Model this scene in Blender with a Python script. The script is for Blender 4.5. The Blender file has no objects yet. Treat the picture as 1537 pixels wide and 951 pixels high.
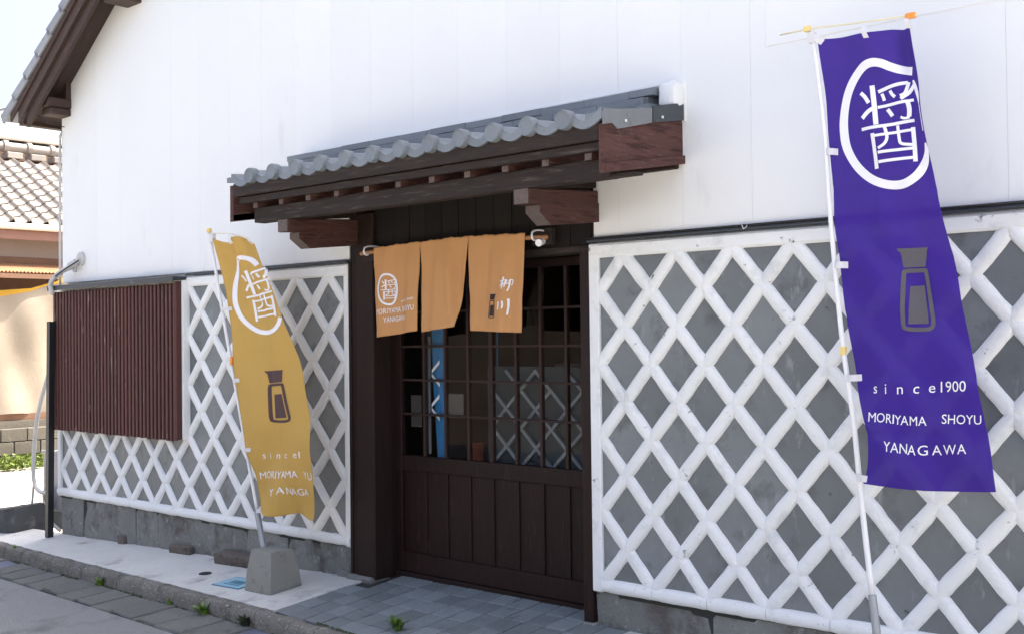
import bpy, bmesh, math, random
from mathutils import Vector, Matrix, noise
random.seed(7)
S = bpy.context.scene
COL = S.collection
R_ = math.radians

# ---------------------------------------------------------------- camera
CX, CY, FL = 768.5, 475.5, 1700.0
RR = Vector((0.7423, 0.6699, -0.0120))
def _frame():
    f = FL
    e = -(-1885*.012+52)/f
    dn = Vector((.012, 1, e)).normalized(); Z = -dn
    X = -Vector((-1885, 52, f)).normalized()
    X = (X - Z*X.dot(Z)).normalized()
    Y = Z.cross(X)
    return X, Y, Z
XC, YC, ZC = _frame()                     # world axes written in camera axes (right, down, forward)
CAM = Vector((5.432, -4.770, 1.5))
def ray(px, py):
    d = Vector((px-CX, py-CY, FL))
    return Vector((XC.dot(d), YC.dot(d), ZC.dot(d)))
def at_y(px, py, y):
    r = ray(px, py); return CAM + r*((y-CAM.y)/r.y)
def at_x(px, py, x):
    r = ray(px, py); return CAM + r*((x-CAM.x)/r.x)
cd = bpy.data.cameras.new('camera'); cam = bpy.data.objects.new('camera', cd); COL.objects.link(cam)
right = Vector((XC.x, YC.x, ZC.x)); down = Vector((XC.y, YC.y, ZC.y)); fwd = Vector((XC.z, YC.z, ZC.z))
mw = Matrix.Identity(4)
for i in range(3):
    mw[i][0] = right[i]; mw[i][1] = -down[i]; mw[i][2] = -fwd[i]; mw[i][3] = CAM[i]
cam.matrix_world = mw
cd.sensor_width = 36; cd.lens = FL/1537*36; cd.clip_end = 2000; cd.clip_start = .05
S.camera = cam

# ---------------------------------------------------------------- light
SUN_EL, SUN_AZ = R_(63), R_(24)           # azimuth from +Y towards +X: behind the building
wd = bpy.data.worlds.new('World'); S.world = wd; wd.use_nodes = True
nt = wd.node_tree; nt.nodes.clear()
sky = nt.nodes.new('ShaderNodeTexSky'); sky.sky_type = 'NISHITA'; sky.sun_disc = False
sky.sun_elevation = SUN_EL; sky.sun_rotation = SUN_AZ; sky.air_density = 0.6; sky.dust_density = 7.0; sky.ozone_density = 1.0
bg = nt.nodes.new('ShaderNodeBackground'); bg.inputs['Strength'].default_value = 0.15
wo = nt.nodes.new('ShaderNodeOutputWorld')
nt.links.new(sky.outputs[0], bg.inputs[0]); nt.links.new(bg.outputs[0], wo.inputs[0])
sl = bpy.data.lights.new('sun', 'SUN'); sl.energy = 4.6; sl.angle = R_(.5); sl.color = (1, .94, .84)
so = bpy.data.objects.new('sun', sl); COL.objects.link(so)
sd = Vector((math.sin(SUN_AZ)*math.cos(SUN_EL), math.cos(SUN_AZ)*math.cos(SUN_EL), math.sin(SUN_EL)))
so.rotation_euler = sd.to_track_quat('Z', 'Y').to_euler(); so.location = sd*40
S.view_settings.view_transform = 'Standard'; S.view_settings.look = 'None'; S.view_settings.gamma = 1
S.view_settings.exposure = 1.98

# ---------------------------------------------------------------- materials
def M(name, base, rough=.7, var=.15, scale=6, bump=.15, bscale=60, rnd=.08, stain=None, stretch=(1,1,1), metal=0, spec=.5, fine=.08):
    """world-space procedural material: large blotches, fine grain, per-object value shift, optional stains (colour, scale, threshold, softness)"""
    m = bpy.data.materials.new(name); m.use_nodes = True
    n = m.node_tree.nodes; L = m.node_tree.links; b = n['Principled BSDF']
    geo = n.new('ShaderNodeNewGeometry'); mp = n.new('ShaderNodeMapping'); mp.inputs['Scale'].default_value = stretch
    L.new(geo.outputs['Position'], mp.inputs['Vector'])
    def noi(sc, det=5, r=.6, vec=None):
        t = n.new('ShaderNodeTexNoise'); t.inputs['Scale'].default_value = sc; t.inputs['Detail'].default_value = det
        t.inputs['Roughness'].default_value = r; L.new(vec or mp.outputs[0], t.inputs['Vector']); return t.outputs['Fac']
    def mth(op, a, bb):
        t = n.new('ShaderNodeMath'); t.operation = op
        for i, q in enumerate((a, bb)):
            if isinstance(q, (int, float)): t.inputs[i].default_value = q
            else: L.new(q, t.inputs[i])
        return t.outputs[0]
    big = noi(scale); fin = noi(bscale, 3)
    oi = n.new('ShaderNodeObjectInfo')
    v = mth('ADD', 1-var-fine-rnd, mth('ADD', mth('MULTIPLY', big, var*2), mth('ADD', mth('MULTIPLY', fin, fine*2), mth('MULTIPLY', oi.outputs['Random'], rnd*2))))
    mx = n.new('ShaderNodeMix'); mx.data_type = 'RGBA'; mx.blend_type = 'MULTIPLY'; mx.inputs[0].default_value = 1
    mx.inputs[6].default_value = (*base, 1)
    cb = n.new('ShaderNodeCombineColor')
    for i in range(3): L.new(v, cb.inputs[i])
    L.new(cb.outputs[0], mx.inputs[7]); c = mx.outputs[2]
    for st in (stain or []):
        col, sc, th, soft = st[:4]
        if len(st) > 4:
            mp2 = n.new('ShaderNodeMapping'); mp2.inputs['Scale'].default_value = st[4]; mp2.inputs['Location'].default_value = (3.1, 1.7, .3)
            L.new(geo.outputs['Position'], mp2.inputs['Vector']); f = noi(sc, 6, .65, mp2.outputs[0])
        else: f = noi(sc, 6, .65)
        mr = n.new('ShaderNodeMapRange'); mr.inputs[1].default_value = th; mr.inputs[2].default_value = th+soft
        L.new(f, mr.inputs[0])
        m2 = n.new('ShaderNodeMix'); m2.data_type = 'RGBA'; L.new(mr.outputs[0], m2.inputs[0]); L.new(c, m2.inputs[6]); m2.inputs[7].default_value = (*col, 1)
        c = m2.outputs[2]
    L.new(c, b.inputs['Base Color']); b.inputs['Metallic'].default_value = metal
    b.inputs['Specular IOR Level'].default_value = spec if 'wood' not in name and 'plank' not in name and 'beam' not in name else .22
    L.new(mth('ADD', rough-.08, mth('MULTIPLY', big, .16)), b.inputs['Roughness'])
    if bump:
        bp = n.new('ShaderNodeBump'); bp.inputs['Strength'].default_value = bump; bp.inputs['Distance'].default_value = .01
        L.new(mth('ADD', fin, mth('MULTIPLY', big, .8)), bp.inputs['Height']); L.new(bp.outputs[0], b.inputs['Normal'])
    return m

GRIME = (.16, .17, .17)
m_siding = M('white_siding', (.785, .81, .81), .55, .035, 1.2, .03, 30, .012, [((.60,.62,.64), 3.0, .62, .25, (1,1,.35)), ((.5,.5,.48), 9, .72, .1)], fine=.01)
m_plaster = M('white_plaster', (.80, .82, .805), .75, .06, 5, .25, 45, .03, [((.62,.64,.65), 7, .60, .2)], fine=.03)
m_plaster_w = M('worn_white_plaster', (.80, .82, .805), .75, .07, 5, .3, 45, .03, [((.60,.62,.62), 7, .57, .2), (GRIME, 13, .655, .05), ((.12,.13,.13), 48, .685, .04), ((.45,.46,.46), 3, .60, .2)], fine=.04)
m_tile = M('grey_wall_tile', (.172, .190, .196), .42, .24, 3.5, .2, 40, .17, [((.10,.106,.11), 5, .53, .16), ((.25,.265,.27), 14, .60, .10, (1,1,.35)), ((.04,.042,.045), 8, .645, .05)], fine=.06, spec=.35)
m_stone = M('foundation_stone', (.195, .20, .185), .9, .3, 5, .8, 50, .14, [((.10,.09,.08), 4, .50, .14), ((.30,.30,.29), 14, .58, .1), ((.06,.055,.05), 25, .64, .06)], fine=.15)
m_wood = M('dark_brown_wood', (.022, .0125, .0100), .7, .45, 3, .35, 16, .15, [((.06,.048,.04), 9, .66, .12)], (9,9,.9), fine=.25)
m_woodh = M('dark_brown_beam', (.034, .026, .023), .75, .4, 3, .45, 16, .12, [((.085,.072,.064), 6, .56, .15), ((.012,.01,.009), 9, .62, .1)], (.9,9,9), fine=.25)
m_wood_red = M('reddish_wood', (.085, .040, .034), .75, .45, 3, .5, 14, .12, [((.045,.020,.016), 4, .54, .1), ((.17,.11,.095), 9, .60, .1), ((.02,.010,.009), 14, .70, .03, (1,1,1)), ((.13,.085,.075), 3, .60, .15, (1,1,1))], (9,.9,9), fine=.25)
m_endgrain = M('weathered_end_grain', (.12, .092, .082), .85, .3, 30, .5, 90, .1, [((.06,.05,.045), 60, .55, .1)], fine=.2)
m_planks = M('black_planks', (.011, .009, .008), .7, .3, 3, .3, 18, .25, None, (9,9,.9), fine=.2)
m_door = M('door_wood', (.0160, .0068, .0058), .55, .4, 3, .35, 20, .12, [((.045,.028,.022), 7, .58, .14)], (9,9,1.0), fine=.2)
m_slat = M('red_brown_slats', (.078, .0225, .017), .65, .3, 3, .35, 14, .18, [((.25,.18,.17), 30, .625, .05, (1,1,.12)), ((.03,.014,.012), 5, .60, .12)], (9,9,.8), fine=.2)
m_roof = M('smoked_roof_tile', (.175, .20, .22), .42, .16, 5, .12, 60, .10, [((.12,.13,.14), 12, .62, .12), ((.33,.34,.35), 7, .66, .1)], fine=.07)
m_mroof = M('weathered_roof_tile', (.27, .28, .29), .5, .16, 5, .2, 60, .10, [((.15,.15,.15), 12, .62, .12)], fine=.07)
m_metal = M('grey_sheet_metal', (.22, .23, .24), .4, .15, 4, .08, 40, .06, [((.08,.085,.09), 7, .62, .1)], metal=.5)
m_flash = M('dark_flashing', (.045, .052, .06), .4, .25, 6, .08, 40, .05, [((.16,.17,.18), 9, .62, .1)], (.6,1,1), metal=.2)
m_conc = M('sidewalk_concrete', (.54, .545, .51), .85, .2, 3.2, .5, 60, .03, [((.27,.27,.255), 2.6, .53, .14), ((.20,.20,.18), 26, .64, .08), ((.52,.52,.50), 5, .60, .10)], fine=.06)
m_kerb = M('mossy_kerb', (.155, .15, .13), .95, .3, 7, 1.0, 50, .12, [((.085,.085,.065), 6, .52, .14), ((.46,.45,.41), 75, .60, .05), ((.04,.045,.03), 18, .66, .07)], fine=.25)
m_slab = M('gutter_slab_concrete', (.135, .138, .126), .95, .3, 5, .8, 80, .12, [((.07,.072,.06), 6, .58, .12), ((.27,.26,.24), 80, .69, .05)], fine=.2)
m_asph = M('asphalt', (.215, .222, .218), .85, .14, 1.6, .9, 110, 0, [((.10,.10,.105), 1.6, .54, .2), ((.27,.27,.27), 120, .61, .05), ((.06,.06,.065), 90, .62, .05)], fine=.2)
m_paver = M('slate_grey_paver', (.185, .21, .212), .7, .2, 6, .6, 50, .22, [((.10,.105,.10), 5, .60, .12), ((.22,.23,.23), 12, .70, .1)], fine=.07)
m_joint = M('dark_grout', (.035, .037, .032), .95, .2, 20, .4, 90, 0)
m_yard = M('sunlit_yard_concrete', (.34, .315, .275), .9, .12, 1.1, .3, 40, 0, [((.30,.27,.22), .8, .55, .2)], fine=.05)
m_block_c = M('cast_concrete', (.25, .25, .22), .9, .16, 9, .5, 80, .04, [((.13,.13,.11), 10, .58, .12), ((.32,.31,.27), 14, .66, .1)], fine=.1)
m_brick = M('old_brown_brick', (.12, .10, .085), .95, .3, 14, .9, 60, .15, [((.04,.035,.03), 20, .55, .1)], fine=.2)
m_pvc = M('grey_pvc', (.50, .50, .48), .5, .08, 8, .05, 60, .04, [((.24,.24,.23), 10, .62, .15)], fine=.03)
m_white_p = M('white_pole', (.78, .79, .80), .35, .04, 8, .03, 60, .02, fine=.02)
m_steel = M('galvanised_steel', (.34, .37, .40), .45, .12, 14, .06, 60, .02, metal=.4)
m_blackp = M('black_painted_metal', (.012, .013, .015), .4, .2, 8, .05, 60, .0)
m_heater = M('grey_enamel', (.30, .30, .31), .4, .08, 4, .03, 60, .02)
m_rock = M('dark_rock', (.065, .068, .07), .85, .3, 5, 1.2, 22, .0, [((.13,.13,.125), 9, .58, .12)], fine=.2)
m_green = M('weed_leaf', (.12, .22, .03), .5, .3, 20, .05, 60, .3)
m_shrub = M('shrub_leaf', (.12, .17, .02), .5, .3, 20, .05, 60, .3)
m_moss = M('moss', (.045, .06, .025), .95, .3, 30, .5, 90, .2)
m_cream = M('cream_wall', (.30, .25, .21), .85, .15, 1.4, .15, 30, 0, [((.22,.17,.15), 1.6, .60, .12)], fine=.05)
m_ntile = M('sun_bleached_roof_tile', (.24, .215, .19), .85, .15, 3, .3, 30, .12, [((.26,.22,.19), 6, .62, .12)], fine=.06)
m_gutter = M('cream_gutter', (.62, .60, .56), .5, .08, 2, .05, 30, 0)
m_copper = M('rusty_gutter', (.24, .13, .10), .6, .15, 5, .1, 30, 0)
m_awn = M('orange_corrugated_sheet', (.40, .23, .13), .6, .2, 6, .1, 30, 0)
m_oldwood = M('old_awning_timber', (.16, .085, .05), .8, .3, 6, .3, 20, .1)
m_cblock = M('concrete_wall_block', (.095, .085, .068), .95, .2, 4, .5, 30, .12, [((.12,.11,.09), 3, .55, .12)], fine=.1)
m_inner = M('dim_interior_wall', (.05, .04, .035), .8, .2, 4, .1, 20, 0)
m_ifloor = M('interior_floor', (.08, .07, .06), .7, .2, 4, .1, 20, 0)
m_blue = M('blue_cloth', (.01, .15, .34), .7, .1, 5, .05, 30, 0)
m_dteal = M('dark_teal_panel', (.012, .022, .028), .6, .2, 5, .05, 30, 0)
m_glat = M('grey_white_lattice', (.20, .215, .225), .6, .1, 5, .05, 30, 0)
m_orange = M('orange_plastic', (.62, .10, .03), .45, .05, 5, .02, 30, 0)
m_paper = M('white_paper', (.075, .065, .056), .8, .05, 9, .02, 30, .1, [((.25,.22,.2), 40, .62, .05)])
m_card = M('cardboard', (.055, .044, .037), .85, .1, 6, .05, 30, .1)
m_lid = M('blue_grey_lid', (.10, .115, .16), .6, .15, 9, .2, 60, .03)
m_bluep = M('faded_blue_plate', (.25, .46, .56), .6, .12, 10, .1, 60, 0, [((.45,.55,.58), 16, .58, .15)])
m_bluet = M('blue_plate_mark', (.03, .13, .20), .6, .1, 10, 0, 60, 0)
m_hole = M('drain_black', (.012, .013, .015), .8, .1, 10, 0, 60, 0)
m_clipy = M('yellow_clip', (.80, .62, .22), .4, .05, 10, 0, 60, 0)
m_clipo = M('orange_clip', (.80, .30, .05), .4, .05, 10, 0, 60, 0)
m_bamboo = M('bamboo_rod', (.36, .17, .07), .5, .2, 14, .1, 60, 0, None, (.5,4,4))
m_rod = M('cream_rod', (.70, .66, .48), .5, .05, 14, 0, 60, 0)
m_ink = M('white_print', (.80, .80, .82), .8, .02, 10, 0, 60, 0, fine=.01)
m_brownink = M('brown_print', (.075, .040, .042), .8, .05, 10, 0, 60, 0)
m_greyink = M('grey_print', (.095, .090, .105), .8, .05, 10, 0, 60, 0)
m_blackink = M('black_print', (.02, .012, .012), .8, .05, 10, 0, 60, 0)

m_opp = M('unseen_timber_wall', (.07, .055, .042), .85, .25, 2, .2, 20, 0)  # wall of the added building that darkens the glass reflections
m_eave = M('brown_eave_timber', (.050, .028, .021), .7, .35, 3, .4, 16, .12, [((.11,.07,.055), 6, .60, .12)], (3,9,3), fine=.25)
def cloth_mat(name, col, transl, transp, weave=700, var=.05):
    m = M(name, col, .8, var, 4, .35, 22, 0, None, fine=.02, spec=.15)
    n = m.node_tree.nodes; L = m.node_tree.links; b = n['Principled BSDF']; out = n['Material Output']
    src = b.inputs['Base Color'].links[0].from_socket
    tl = n.new('ShaderNodeBsdfTranslucent'); tp = n.new('ShaderNodeBsdfTransparent')
    L.new(src, tl.inputs[0])
    a = n.new('ShaderNodeMixShader'); a.inputs[0].default_value = transl
    L.new(b.outputs[0], a.inputs[1]); L.new(tl.outputs[0], a.inputs[2])
    c = n.new('ShaderNodeMixShader'); c.inputs[0].default_value = transp
    L.new(a.outputs[0], c.inputs[1]); L.new(tp.outputs[0], c.inputs[2]); L.new(c.outputs[0], out.inputs[0])
    return m
m_purple = cloth_mat('purple_cloth', (.068, .031, .335), .24, .14)
m_yellow = cloth_mat('mustard_cloth', (.68, .45, .13), .28, .02)
m_noren = cloth_mat('tan_orange_cloth', (.60, .315, .13), .15, .0)
m_tab = cloth_mat('white_tab_cloth', (.78, .78, .80), .2, .0)
m_tarp = cloth_mat('cream_tarp', (.44, .38, .30), .40, .0, var=.12)
m_tarp_trim = cloth_mat('yellow_tarp_hem', (.70, .42, .06), .4, .0)

m_muntin = M('lit_door_wood', (.034, .019, .016), .6, .3, 3, .3, 20, .15, [((.07,.05,.042), 7, .6, .14)], (9,9,1.0), fine=.2)  # door wood coloured lighter, for bars that catch the light
def glass_mat():
    m = bpy.data.materials.new('window_glass'); m.use_nodes = True
    n = m.node_tree.nodes; L = m.node_tree.links; n.clear()
    o = n.new('ShaderNodeOutputMaterial'); t = n.new('ShaderNodeBsdfTransparent'); t.inputs[0].default_value = (.93,.95,.95,1)
    g = n.new('ShaderNodeBsdfGlossy'); g.inputs['Roughness'].default_value = .02
    fr = n.new('ShaderNodeFresnel'); fr.inputs[0].default_value = 1.45
    nz = n.new('ShaderNodeTexNoise'); nz.inputs['Scale'].default_value = 5; bp = n.new('ShaderNodeBump'); bp.inputs['Strength'].default_value = .05
    L.new(nz.outputs[0], bp.inputs['Height']); L.new(bp.outputs[0], g.inputs['Normal'])
    ge = n.new('ShaderNodeNewGeometry'); fm = n.new('ShaderNodeMath'); fm.operation = 'MULTIPLY'; fs_ = n.new('ShaderNodeMath'); fs_.operation = 'SUBTRACT'; fs_.inputs[0].default_value = 1
    L.new(ge.outputs['Backfacing'], fs_.inputs[1]); L.new(fr.outputs[0], fm.inputs[0]); L.new(fs_.outputs[0], fm.inputs[1])
    x = n.new('ShaderNodeMixShader'); L.new(fm.outputs[0], x.inputs[0]); L.new(t.outputs[0], x.inputs[1]); L.new(g.outputs[0], x.inputs[2]); L.new(x.outputs[0], o.inputs[0])
    return m
m_glass = glass_mat()

# ---------------------------------------------------------------- mesh helpers
class MB:
    def __init__(s): s.v = []; s.f = []
    def add(s, vs, fs):
        k = len(s.v); s.v += [tuple(v) for v in vs]; s.f += [tuple(i+k for i in f) for f in fs]; return s
    def box(s, x0, x1, y0, y1, z0, z1, b=0.0, shear=0.0, jit=0.0):
        """box with chamfered edges; shear lifts z with y (z += shear*(y-y0))"""
        if x0 > x1: x0, x1 = x1, x0
        if y0 > y1: y0, y1 = y1, y0
        b = min(b, (x1-x0)*.45, (y1-y0)*.45, (z1-z0)*.45)
        c = Vector(((x0+x1)/2, (y0+y1)/2, (z0+z1)/2)); h = Vector(((x1-x0)/2, (y1-y0)/2, (z1-z0)/2))
        if b <= 0:
            vs = [c+Vector((sx*h.x, sy*h.y, sz*h.z)) for sx in (-1,1) for sy in (-1,1) for sz in (-1,1)]
            fs = [(0,1,3,2),(4,6,7,5),(0,4,5,1),(2,3,7,6),(0,2,6,4),(1,5,7,3)]
        else:
            vs = []; idx = {}
            for sx in (-1,1):
                for sy in (-1,1):
                    for sz in (-1,1):
                        for a in range(3):
                            o = [h.x-b, h.y-b, h.z-b]; o[a] += b
                            idx[(sx,sy,sz,a)] = len(vs)
                            j = Vector([random.uniform(-jit, jit) for _ in range(3)]) if jit else Vector((0,0,0))
                            vs.append(c+Vector((sx*o[0], sy*o[1], sz*o[2]))+j)
            fs = []
            for a in range(3):
                u, w = (a+1) % 3, (a+2) % 3
                for sg in (-1, 1):
                    q = []
                    for su, sw in ((-1,-1),(1,-1),(1,1),(-1,1)):
                        k = [0,0,0]; k[a] = sg; k[u] = su; k[w] = sw
                        q.append(idx[(*k, a)])
                    fs.append(tuple(q if sg > 0 else q[::-1]))
                for su in (-1, 1):
                    for sw in (-1, 1):
                        q = []
                        for sa, ax in ((-1,u),(1,u),(1,w),(-1,w)):
                            k = [0,0,0]; k[a] = sa; k[u] = su; k[w] = sw
                            q.append(idx[(*k, ax)])
                        fs.append(tuple(q))
            for sx in (-1,1):
                for sy in (-1,1):
                    for sz in (-1,1):
                        fs.append(tuple(idx[(sx,sy,sz,a)] for a in range(3)))
        if shear: vs = [Vector((v.x, v.y, v.z+shear*(v.y-y0))) for v in vs]
        return s.add(vs, fs)
    def prism(s, pts, axis, a0, a1):
        """polygon pts (2D) extruded along axis: 'x' -> (y,z), 'y' -> (x,z), 'z' -> (x,y)"""
        n = len(pts)
        def P(p, a):
            return {'x': (a, p[0], p[1]), 'y': (p[0], a, p[1]), 'z': (p[0], p[1], a)}[axis]
        vs = [P(p, a0) for p in pts]+[P(p, a1) for p in pts]
        fs = [tuple(range(n)), tuple(range(2*n-1, n-1, -1))]+[(i, i+n, (i+1) % n+n, (i+1) % n) for i in range(n)]
        return s.add(vs, fs)
    def tube(s, pts, r, n=10, caps=True):
        pts = [Vector(p) for p in pts]; rs = r if isinstance(r, (list, tuple)) else [r]*len(pts)
        rings = []; up = Vector((.13, .21, 1)).normalized()
        for i, p in enumerate(pts):
            t = (pts[min(i+1, len(pts)-1)]-pts[max(i-1, 0)]).normalized()
            a = t.cross(up)
            if a.length < .05: a = t.cross(Vector((1,0,0)))
            a.normalize(); bb = t.cross(a).normalized()
            rings.append([p+(a*math.cos(2*math.pi*k/n)+bb*math.sin(2*math.pi*k/n))*rs[i] for k in range(n)])
        vs = [v for rr in rings for v in rr]; fs = []
        for i in range(len(pts)-1):
            for k in range(n): fs.append((i*n+k, i*n+(k+1) % n, (i+1)*n+(k+1) % n, (i+1)*n+k))
        if caps: fs += [tuple(range(n-1, -1, -1)), tuple((len(pts)-1)*n+k for k in range(n))]
        return s.add(vs, fs)
    def grid(s, fn, nu, nv, closed=False):
        vs = [fn(i/nu, j/nv) for j in range(nv+1) for i in range(nu+1)]
        return s.add(vs, [(j*(nu+1)+i, j*(nu+1)+i+1, (j+1)*(nu+1)+i+1, (j+1)*(nu+1)+i) for j in range(nv) for i in range(nu)])
    def mesh(s, name, mat, smooth=False, fix=True):
        me = bpy.data.meshes.new(name); me.from_pydata(s.v, [], s.f)
        if fix:
            bm = bmesh.new(); bm.from_mesh(me); bmesh.ops.recalc_face_normals(bm, faces=bm.faces); bm.to_mesh(me); bm.free()
        me.materials.append(mat)
        if smooth:
            me.polygons.foreach_set('use_smooth', [True]*len(me.polygons))
            if smooth != 2: me.set_sharp_from_angle(angle=R_(smooth if smooth > 2 else 40))
        me.update(); return me
    def build(s, name, mat, parent=None, smooth=False, fix=True, loc=None):
        return link(name, s.mesh(name, mat, smooth, fix), parent, loc)
def link(name, me, parent=None, loc=None, rot=None, scale=None):
    o = bpy.data.objects.new(name, me); COL.objects.link(o)
    if parent: o.parent = parent
    if loc is not None: o.location = loc
    if rot is not None: o.rotation_euler = rot
    if scale is not None: o.scale = scale
    return o
def tag(o, label=None, cat=None, group=None, kind=None):
    if label: o['label'] = label
    if cat: o['category'] = cat
    if group: o['group'] = group
    if kind: o['kind'] = kind
    return o
def thing(name, label, cat, group=None, loc=(0,0,0)):
    o = bpy.data.objects.new(name, None); COL.objects.link(o); o.location = loc; o.empty_display_size = .1
    return tag(o, label, cat, group)
def clip_rect(poly, x0, x1, z0, z1):
    def cl(p, f, g):
        o = []
        for i in range(len(p)):
            a, b = p[i], p[(i+1) % len(p)]
            fa, fb = f(a), f(b)
            if fa >= 0: o.append(a)
            if (fa >= 0) != (fb >= 0):
                t = fa/(fa-fb); o.append((a[0]+(b[0]-a[0])*t, a[1]+(b[1]-a[1])*t))
        return o
    for f in (lambda p: p[0]-x0, lambda p: x1-p[0], lambda p: p[1]-z0, lambda p: z1-p[1]):
        poly = cl(poly, f, None)
        if len(poly) < 3: return []
    return poly

# ---------------------------------------------------------------- ground
def G(x, y):
    """level of the pavement: rises to the right and towards the wall"""
    x = max(-5, min(6, x)); z = -.037+.037*(x+.2) if x < -.2 else -.037+.004*(x+.2)
    return z+.094*max(-5.5, min(0, y))
def kerb_y(x): return -.398-.073*(x+4.58)             # inner (wall side) edge of the kerb
def sheet(name, mat, xs, ys, zf, kind='structure', jitter=0):
    b = MB(); nx, ny = len(xs), len(ys)
    vs = [(x, y, zf(x, y)) for y in ys for x in xs]
    b.add(vs, [(j*nx+i, j*nx+i+1, (j+1)*nx+i+1, (j+1)*nx+i) for j in range(ny-1) for i in range(nx-1)])
    o = b.build(name, mat, smooth=2, fix=False); o['kind'] = kind; return o
gx = [-900, -200, -60, -30, -20, -14, -10, -8, -7, -6, -5]+[-4+i for i in range(10)]+[6, 9, 14, 30, 80, 300, 900]
gy = [-900, -300, -80, -30, -15, -9, -7, -5.5, -5, -4, -3, -2, -1.5, -1.2, -1.0, -.8, -.6, -.4, -.2, 0, .5, 2, 5, 10, 20, 40, 90, 300, 900]
sheet('ground', m_yard, gx, gy, lambda x, y: G(x, y)-.16)
rx = [-40, -25, -15, -10, -8, -6, -5]+[-4+i for i in range(10)]+[6, 9, 14, 30]
def road_pt(x, t):                                     # t=0 at the gutter, 1 across the street
    y0 = kerb_y(max(x, -8))-.40; y = y0+t*(-5.6-y0); return (x, y, G(x, y)-.093-.02*math.sin(math.pi*t)*0)
b = MB(); ts = [0, .05, .12, .25, .4, .6, .8, 1]
b.add([road_pt(x, t) for t in ts for x in rx], [(j*len(rx)+i, j*len(rx)+i+1, (j+1)*len(rx)+i+1, (j+1)*len(rx)+i) for j in range(len(ts)-1) for i in range(len(rx)-1)])
tag(b.build('road', m_asph, smooth=2, fix=False), kind='structure')

# the pavement: pale concrete left of the doorway, slate pavers in front of it, concrete further right
def walk(x0, x1, n=14):
    b = MB(); top = []; 
    xs = [x0+(x1-x0)*i/n for i in range(n+1)]
    for x in xs:
        yk = kerb_y(x)
        for y in (yk, yk*.5, .02): top.append((x, y, G(x, y)))
    fs = [(i*3+j, (i+1)*3+j, (i+1)*3+j+1, i*3+j+1) for i in range(n) for j in range(2)]
    m = len(top); low = [(v[0], v[1], v[2]-.15) for v in top]
    fs += [(a+m, b_+m, c+m, d+m) for (a, b_, c, d) in [f[::-1] for f in fs]]
    for i in range(n):
        fs.append((i*3, i*3+m, (i+1)*3+m, (i+1)*3)); fs.append((i*3+2, (i+1)*3+2, (i+1)*3+2+m, i*3+2+m))
    fs += [(0, 1, 1+m, m), (1, 2, 2+m, 1+m), (n*3, n*3+m, n*3+1+m, n*3+1), (n*3+1, n*3+1+m, n*3+2+m, n*3+2)]
    return b.add(top+low, fs)
tag(walk(-5.05, -.142).build('sidewalk', m_conc), kind='structure')
tag(walk(1.92, 6.5).build('sidewalk', m_conc), kind='structure')
pv = MB()
def pave_row(x, k): return [-.06, -.20, -.345, -.49, -.665][k]-.0 if False else None
XP0, XP1, PW = -.134, 1.92, .1468
NR = 6
def yrow(x, k):                                        # k=0 at the door sill, NR at the kerb; rows run with the kerb
    yk = kerb_y(x)+.004; return .17+(yk-.17)*k/NR
b = MB(); n = 14
top = []
for i in range(n+1):
    x = XP0-.006+(XP1-XP0+.006)*i/n
    for y in (kerb_y(x), .172): top.append((x, y, G(x, min(y, 0))+.094*max(0, y)-.011))
b.add(top, [(2*i, 2*i+2, 2*i+3, 2*i+1) for i in range(n)])
low = [(v[0], v[1], v[2]-.12) for v in top]; k0 = len(b.v); b.add(low, [(2*i, 2*i+1, 2*i+3, 2*i+2) for i in range(n)]); b.f += [(2*i, 2*i+2, k0+2*i+2, k0+2*i) for i in range(n)]
paving = tag(b.build('entrance_paving', m_joint), kind='structure')
for i in range(round((XP1-XP0)/PW)):
    for k in range(NR):
        x0 = XP0+i*PW+random.uniform(-.002, .002); x1 = XP0+(i+1)*PW
        if yrow(x0, k) > .0 and (x0 < -.06 or x1 > 1.80): continue
        g = .0042; ch = .004; q = []
        dz = random.uniform(-.0015, .0015)
        cs = [(x0+g, yrow(x0, k+1)+g), (x1-g, yrow(x1, k+1)+g), (x1-g, yrow(x1, k)-g), (x0+g, yrow(x0, k)-g)]
        cx = sum(c[0] for c in cs)/4; cy = sum(c[1] for c in cs)/4
        def GP(x, y): return G(x, min(y, 0))+.094*max(0, y)
        vs = [(c[0], c[1], GP(*c)-.02) for c in cs]+[(c[0], c[1], GP(*c)-ch+dz) for c in cs]
        vs += [(c[0]+(ch if c[0] < cx else -ch), c[1]+(ch if c[1] < cy else -ch), GP(*c)+dz+random.uniform(-.001, .001)) for c in cs]
        MB().add(vs, [(0,1,5,4),(1,2,6,5),(2,3,7,6),(3,0,4,7),(4,5,9,8),(5,6,10,9),(6,7,11,10),(7,4,8,11),(8,9,10,11)]).build('paver', m_paver, paving)

# kerb stones
kerb = None
x = -9.0; KH = .115
kb = MB(); 
segs = []
while x < 6.2:
    L = random.uniform(.56, .64) if -5 < x < 3 else .9
    segs.append((x, x+L)); x += L
kerb = MB().box(-9, 6.2, -.02, .02, -.02, .02).build('kerb', m_joint)       # replaced below by a thin bedding strip
me = kerb.data; me.clear_geometry()
bb = MB(); xs = [-9, -5, -4.58, -2, 0, 3, 6.2]
vs = []
for xx in xs:
    y0 = kerb_y(max(xx, -6)) - .004; vs += [(xx, y0, G(xx, y0)-.03), (xx, y0-.05, G(xx, y0-.05)-.03), (xx, y0-.05, G(xx, y0)-.2), (xx, y0, G(xx, y0)-.2)]
bb.add(vs, [(4*i+j, 4*i+4+j, 4*i+4+(j+1) % 4, 4*i+(j+1) % 4) for i in range(len(xs)-1) for j in range(4)])
me2 = bb.mesh('kerb', m_joint); kerb.data = me2; tag(kerb, kind='structure')
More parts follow.
